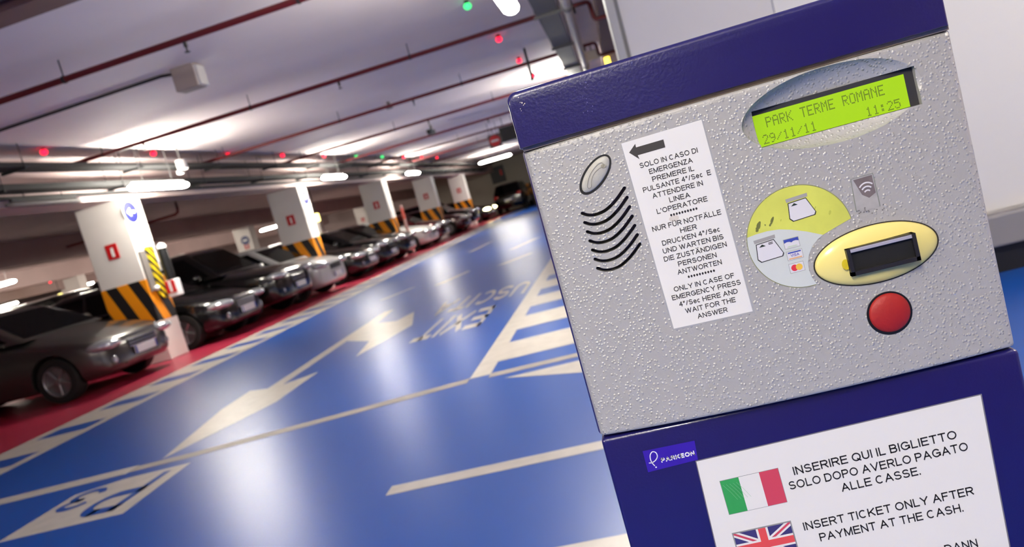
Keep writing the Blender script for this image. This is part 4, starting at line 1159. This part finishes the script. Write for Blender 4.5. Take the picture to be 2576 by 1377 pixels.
CARMESH = {}
def car_meshes(kind):
    """shared mesh data of one body style, local axes: nose at the origin, +x forward"""
    if kind in CARMESH: return CARMESH[kind]
    S = SPECS[kind]
    D = {}
    def keep(key, bm, smooth=None):
        o = obj(key, bm, M_black, None, smooth)
        D[key] = o.data
        bpy.data.objects.remove(o, do_unlink=True)
        D[key].materials.clear()
    # body with wheel wells
    bm = BM(); loft(bm, [section(*st) for st in crom(S['st'], 4)])
    bo = obj('body', bm, M_black, None, None)
    cb = BM()
    ax = [-S['fo'], -S['fo'] - S['wb']]
    for xa in ax:
        for s in (-1, 1):
            c_in, c_out = s * (S['W'] - .30), s * (S['W'] + .1)
            tube(cb, [(xa, c_in, S['r']), (xa, c_out, S['r'])], S['r'] + .055, 28)
    bmesh.ops.recalc_face_normals(cb, faces=cb.faces)
    co = obj('cut', cb, M_well)
    boolean(bo, [co])
    for p in bo.data.polygons: p.use_smooth = True
    bo.data.set_sharp_from_angle(angle=math.radians(38))
    D['body'] = bo.data
    bpy.data.objects.remove(bo, do_unlink=True)
    # cabin
    xf0, xf1, xr1, xr0 = S['gh']
    b, H, Wd = S['belt'], S['H'], S['W']
    zt = H - .05
    def at(f):
        return (xf0 + (xf1 - xf0) * f, xr0 + (xr1 - xr0) * f, (Wd - .045) + (-.20) * f, b - .02 + (zt - b + .02) * f)
    bm = BM()
    rings = []
    for f, ins, dz in ((0, 0, 0), (.5, 0, 0), (.93, 0, 0), (1.0, .035, 0), (1.0, .11, .028), (1.0, .30, .045), (1.0, .5, .05)):
        xf, xr, w, z = at(f)
        rings.append([(x, y, z + dz) for x, y in rrplan(xf - ins, xr + ins, w - ins, max(.03, .10 - ins * .1))])
    loft(bm, rings)
    keep('cabin', bm, 30)
    def patch(f0, f1, fn, off):
        """quad grid on the cabin side; fn(f, t) -> point"""
        bm = BM()
        nu, nv = 3, 4
        V = [[bm.verts.new(Vector(fn(f0 + (f1 - f0) * i / nu, j / nv)) + Vector(off)) for j in range(nv + 1)] for i in range(nu + 1)]
        for i in range(nu):
            for j in range(nv): bm.faces.new((V[i][j], V[i][j + 1], V[i + 1][j + 1], V[i + 1][j]))
        bmesh.ops.solidify(bm, geom=bm.faces[:], thickness=.004)
        bmesh.ops.recalc_face_normals(bm, faces=bm.faces)
        return bm
    def front(f, t):
        xf, xr, w, z = at(f); return (xf, (t * 2 - 1) * (w - .10), z)
    def rear(f, t):
        xf, xr, w, z = at(f); return (xr, (t * 2 - 1) * (w - .12), z)
    keep('windscreen', patch(.10, .92, front, (.008, 0, .004)))
    keep('rear_window', patch(.14, .90, rear, (-.008, 0, .004)))
    def side(sgn, ta, tb):
        def fn(f, t):
            xf, xr, w, z = at(f)
            a = xf - .16; c = xr + .16
            return (a + (c - a) * (ta + (tb - ta) * t), sgn * w, z)
        return fn
    for sgn, nm in ((1, 'l'), (-1, 'r')):
        keep('front_window_' + nm, patch(.12, .88, side(sgn, 0, .47), (0, sgn * .006, 0)))
        keep('rear_window_' + nm, patch(.12, .88, side(sgn, .52, .98), (0, sgn * .006, 0)))
    # wheel (tyre) and rim, axis along y, outer face at +y
    r = S['r']
    def lathe(prof, n=32):
        bm = BM()
        R = [[bm.verts.new((rr * math.cos(2 * math.pi * k / n), yy, rr * math.sin(2 * math.pi * k / n))) for k in range(n)] for rr, yy in prof]
        for i in range(len(R) - 1):
            for k in range(n): bm.faces.new((R[i][k], R[i][(k + 1) % n], R[i + 1][(k + 1) % n], R[i + 1][k]))
        bm.faces.new(R[0]); bm.faces.new(R[-1][::-1])
        bmesh.ops.recalc_face_normals(bm, faces=bm.faces)
        return bm
    ri = r * .66
    keep('wheel', lathe([(ri, -.10), (r * .97, -.105), (r, -.08), (r, .08), (r * .97, .105), (ri * 1.03, .112), (ri, .09), (ri * .9, .02)]), 40)
    bm = lathe([(ri * .25, .06), (ri * .93, .05), (ri * .95, .095), (ri * 1.01, .108), (ri * 1.02, .10), (ri * .96, .03), (ri * .2, .02)], 32)
    for k in range(5):
        a = 2 * math.pi * k / 5 + .3
        bb = BM()
        box(bb, ri * .12, ri * .97, .07, .098, -ri * .105, ri * .105, .012, 1)
        bmesh.ops.rotate(bb, verts=bb.verts, matrix=Matrix.Rotation(a, 3, 'Y'))
        tmp = bpy.data.meshes.new('tmp'); bb.to_mesh(tmp); bb.free(); bm.from_mesh(tmp); bpy.data.meshes.remove(tmp)
    tube(bm, [(0, .06, 0), (0, .104, 0), (0, .108, 0)], [ri * .24, ri * .22, ri * .1], 16)
    keep('rim', bm, 35)
    # lights, grille, plates, mirrors, bumper intake
    z1 = S['st'][1][3] + .02
    hl = BM(); bmesh.ops.create_uvsphere(hl, u_segments=20, v_segments=12, radius=1)
    for v in hl.verts: v.co = Vector((v.co.x * .24, v.co.y * .20, v.co.z * .085))
    bmesh.ops.rotate(hl, verts=hl.verts, matrix=Matrix.Rotation(math.radians(-38), 3, 'Z'))
    keep('headlight', hl, 60)
    tl = BM(); box(tl, -.06, .06, -.15, .15, -.09, .09, .04, 3); keep('tail_light', tl, 60)
    gr = BM(); box(gr, -.05, .012, -.34, .34, -.075, .075, .03, 3); keep('grille', gr, 40)
    cb_ = BM()
    for zz in (-.045, 0, .045): box(cb_, .010, .02, -.32, .32, zz - .008, zz + .008, .003, 1)
    keep('grille_bar', cb_)
    it = BM(); box(it, -.05, .02, -.48, .48, -.06, .06, .03, 3); keep('air_intake', it, 40)
    np_ = BM(); box(np_, -.006, .006, -.26, .26, -.055, .055, .004, 1); keep('number_plate', np_)
    pb = BM(); box(pb, -.007, .0075, -.02, .02, -.052, .052); keep('plate_band', pb)
    mi = BM(); bmesh.ops.create_uvsphere(mi, u_segments=16, v_segments=10, radius=1)
    for v in mi.verts: v.co = Vector((v.co.x * .07, v.co.y * .11, v.co.z * .075))
    keep('mirror', mi, 60)
    dh = BM(); box(dh, -.09, .09, -.012, .012, -.014, .014, .006, 1); keep('door_handle', dh)
    fg = BM(); tube(fg, [(-.03, 0, 0), (.012, 0, 0), (.02, 0, 0)], [.055, .055, .03], 16); keep('fog_light', fg, 40)
    CARMESH[kind] = D
    return D

def part(key, me, m, parent, loc=(0, 0, 0), rz=0.0, sc=(1, 1, 1)):
    me2 = me.copy()
    me2.materials.clear()
    me2.materials.append(m)
    o = bpy.data.objects.new(key, me2)
    COL.objects.link(o)
    o.parent = parent
    o.location = loc
    o.rotation_euler = (0, 0, rz)
    o.scale = sc
    return o

def car(kind, x, y, rz, pm, label, lit=False, chrome=True, rim=None, group='cars parked in the left stalls'):
    S = SPECS[kind]; D = car_meshes(kind)
    root = tag(empty('parked_car', (x, y, 0), rz), label, 'car', group)
    part('body', D['body'], pm, root)
    part('cabin', D['cabin'], pm, root)
    part('windscreen', D['windscreen'], M_glass, root)
    part('rear_window', D['rear_window'], M_glass, root)
    for k in ('front_window_l', 'front_window_r', 'rear_window_l', 'rear_window_r'):
        part('side_window', D[k], M_glass, root)
    for xa in (-S['fo'], -S['fo'] - S['wb']):
        for s in (1, -1):
            w = part('wheel', D['wheel'], M_tyre, root, (xa, s * (S['W'] - .125), S['r']), 0 if s > 0 else math.pi)
            part('rim', D['rim'], rim or M_rim, w)
    zn = S['st'][2][3]
    zn0 = S['st'][0][3]
    for s in (1, -1):
        part('headlight', D['headlight'], M_lit if lit else M_lens, root, (-.14, s * .63 * S['W'] / .9, zn + .0), 0, (1, s, 1))
        part('tail_light', D['tail_light'], M_tail, root, (-S['L'] + .10, s * .66 * S['W'] / .9, S['st'][-3][3] - .04))
        part('mirror', D['mirror'], pm, root, (S['gh'][0] - .42, s * (S['W'] + .07), S['belt'] + .07))
        part('fog_light', D['fog_light'], M_lens, root, (-.055, s * .60 * S['W'] / .9, S['st'][1][2] + .13))
        for xd in (S['gh'][1] - .50, S['gh'][1] - 1.45):
            part('door_handle', D['door_handle'], M_chrome if chrome else pm, root, (xd, s * (S['W'] + .004), S['belt'] - .13))
    g = part('grille', D['grille'], M_black, root, (.0, 0, zn0 + .04))
    part('grille_bar', D['grille_bar'], M_chrome if chrome else M_dark, g)
    part('air_intake', D['air_intake'], M_black, root, (-.035, 0, S['st'][0][2] + .03))
    p = part('number_plate', D['number_plate'], M_plate, root, (.03, 0, S['st'][0][2] + .125))
    for yb in (-.235, .235): part('plate_band', D['plate_band'], M_plate_b, p, (0, yb, 0))
    p = part('number_plate', D['number_plate'], M_plate, root, (-S['L'] - .012, 0, S['st'][-1][2] + .22))
    for yb in (-.235, .235): part('plate_band', D['plate_band'], M_plate_b, p, (0, yb, 0))
    return root

P_silver = paint('dark_silver', (0.33, 0.325, 0.32), .8, .28)
P_char = paint('charcoal', (0.085, 0.085, 0.095), .5, .25)
P_black = paint('black', (0.025, 0.025, 0.028), .2, .22)
P_white = paint('pale_silver', (0.74, 0.74, 0.74), .2, .3)
P_red = paint('dark_red', (0.24, 0.03, 0.05), .3, .25)
P_grey = paint('mid_grey', (0.20, 0.20, 0.21), .5, .28)
car('saloon', -7.27, 10.0, 0.0, P_silver, 'dark silver car at the left edge, nose beside the nearest pillar')
car('saloon', -7.10, 12.85, 0.0, P_char, 'charcoal saloon directly right of the nearest pillar')
car('suv', -6.98, 15.0, 0.0, P_black, 'tall black off-roader between the charcoal saloon and the pale car')
car('hatch', -6.98, 17.12, 0.0, P_white, 'pale silver small car in front of the second pillar', chrome=False)
car('saloon', -7.0, 19.8, 0.0, P_black, 'black saloon just beyond the second pillar')
car('hatch', -7.05, 21.95, 0.0, P_char, 'charcoal small car midway between the second and third pillars', chrome=False)
car('hatch', -7.05, 24.05, 0.0, P_black, 'black small car just before the third pillar')
car('saloon', -6.95, 27.0, 0.0, P_white, 'white car right of the rose bollard post beyond the third pillar')
car('hatch', -7.0, 29.1, 0.0, P_red, 'dark red car between the third and fourth pillars', chrome=False)
car('saloon', -7.0, 33.7, 0.0, P_red, 'dark red car just beyond the fourth pillar')
car('suv', -7.0, 36.0, 0.0, P_char, 'charcoal off-roader between the fourth and fifth pillars', chrome=False)
car('saloon', -7.1, 41.2, -.12, P_black, 'black car with headlights on beyond the fifth pillar', lit=True)
car('suv', -6.6, 49.3, math.pi / 2, P_black, 'black car with red tail lights parked before the end wall', group='cars before the end wall')
car('hatch', -4.3, 48.9, math.pi / 2, P_white, 'white car beside the machine edge before the end wall', group='cars before the end wall')
for i, (kx, yy, pmx, kd) in enumerate(((-18.2, 12.5, P_black, 'saloon'), (-18.2, 17.6, P_grey, 'suv'), (-18.2, 20.2, P_black, 'saloon'), (-18.0, 25.2, P_char, 'hatch'), (-18.2, 33.0, P_black, 'suv'), (-18.2, 27.7, P_grey, 'saloon'))):
    car(kd, kx, yy, math.pi, pmx, 'dark car in the second row of stalls, %s from the viewer, mostly hidden' % ORD[i], group='cars in the second row')
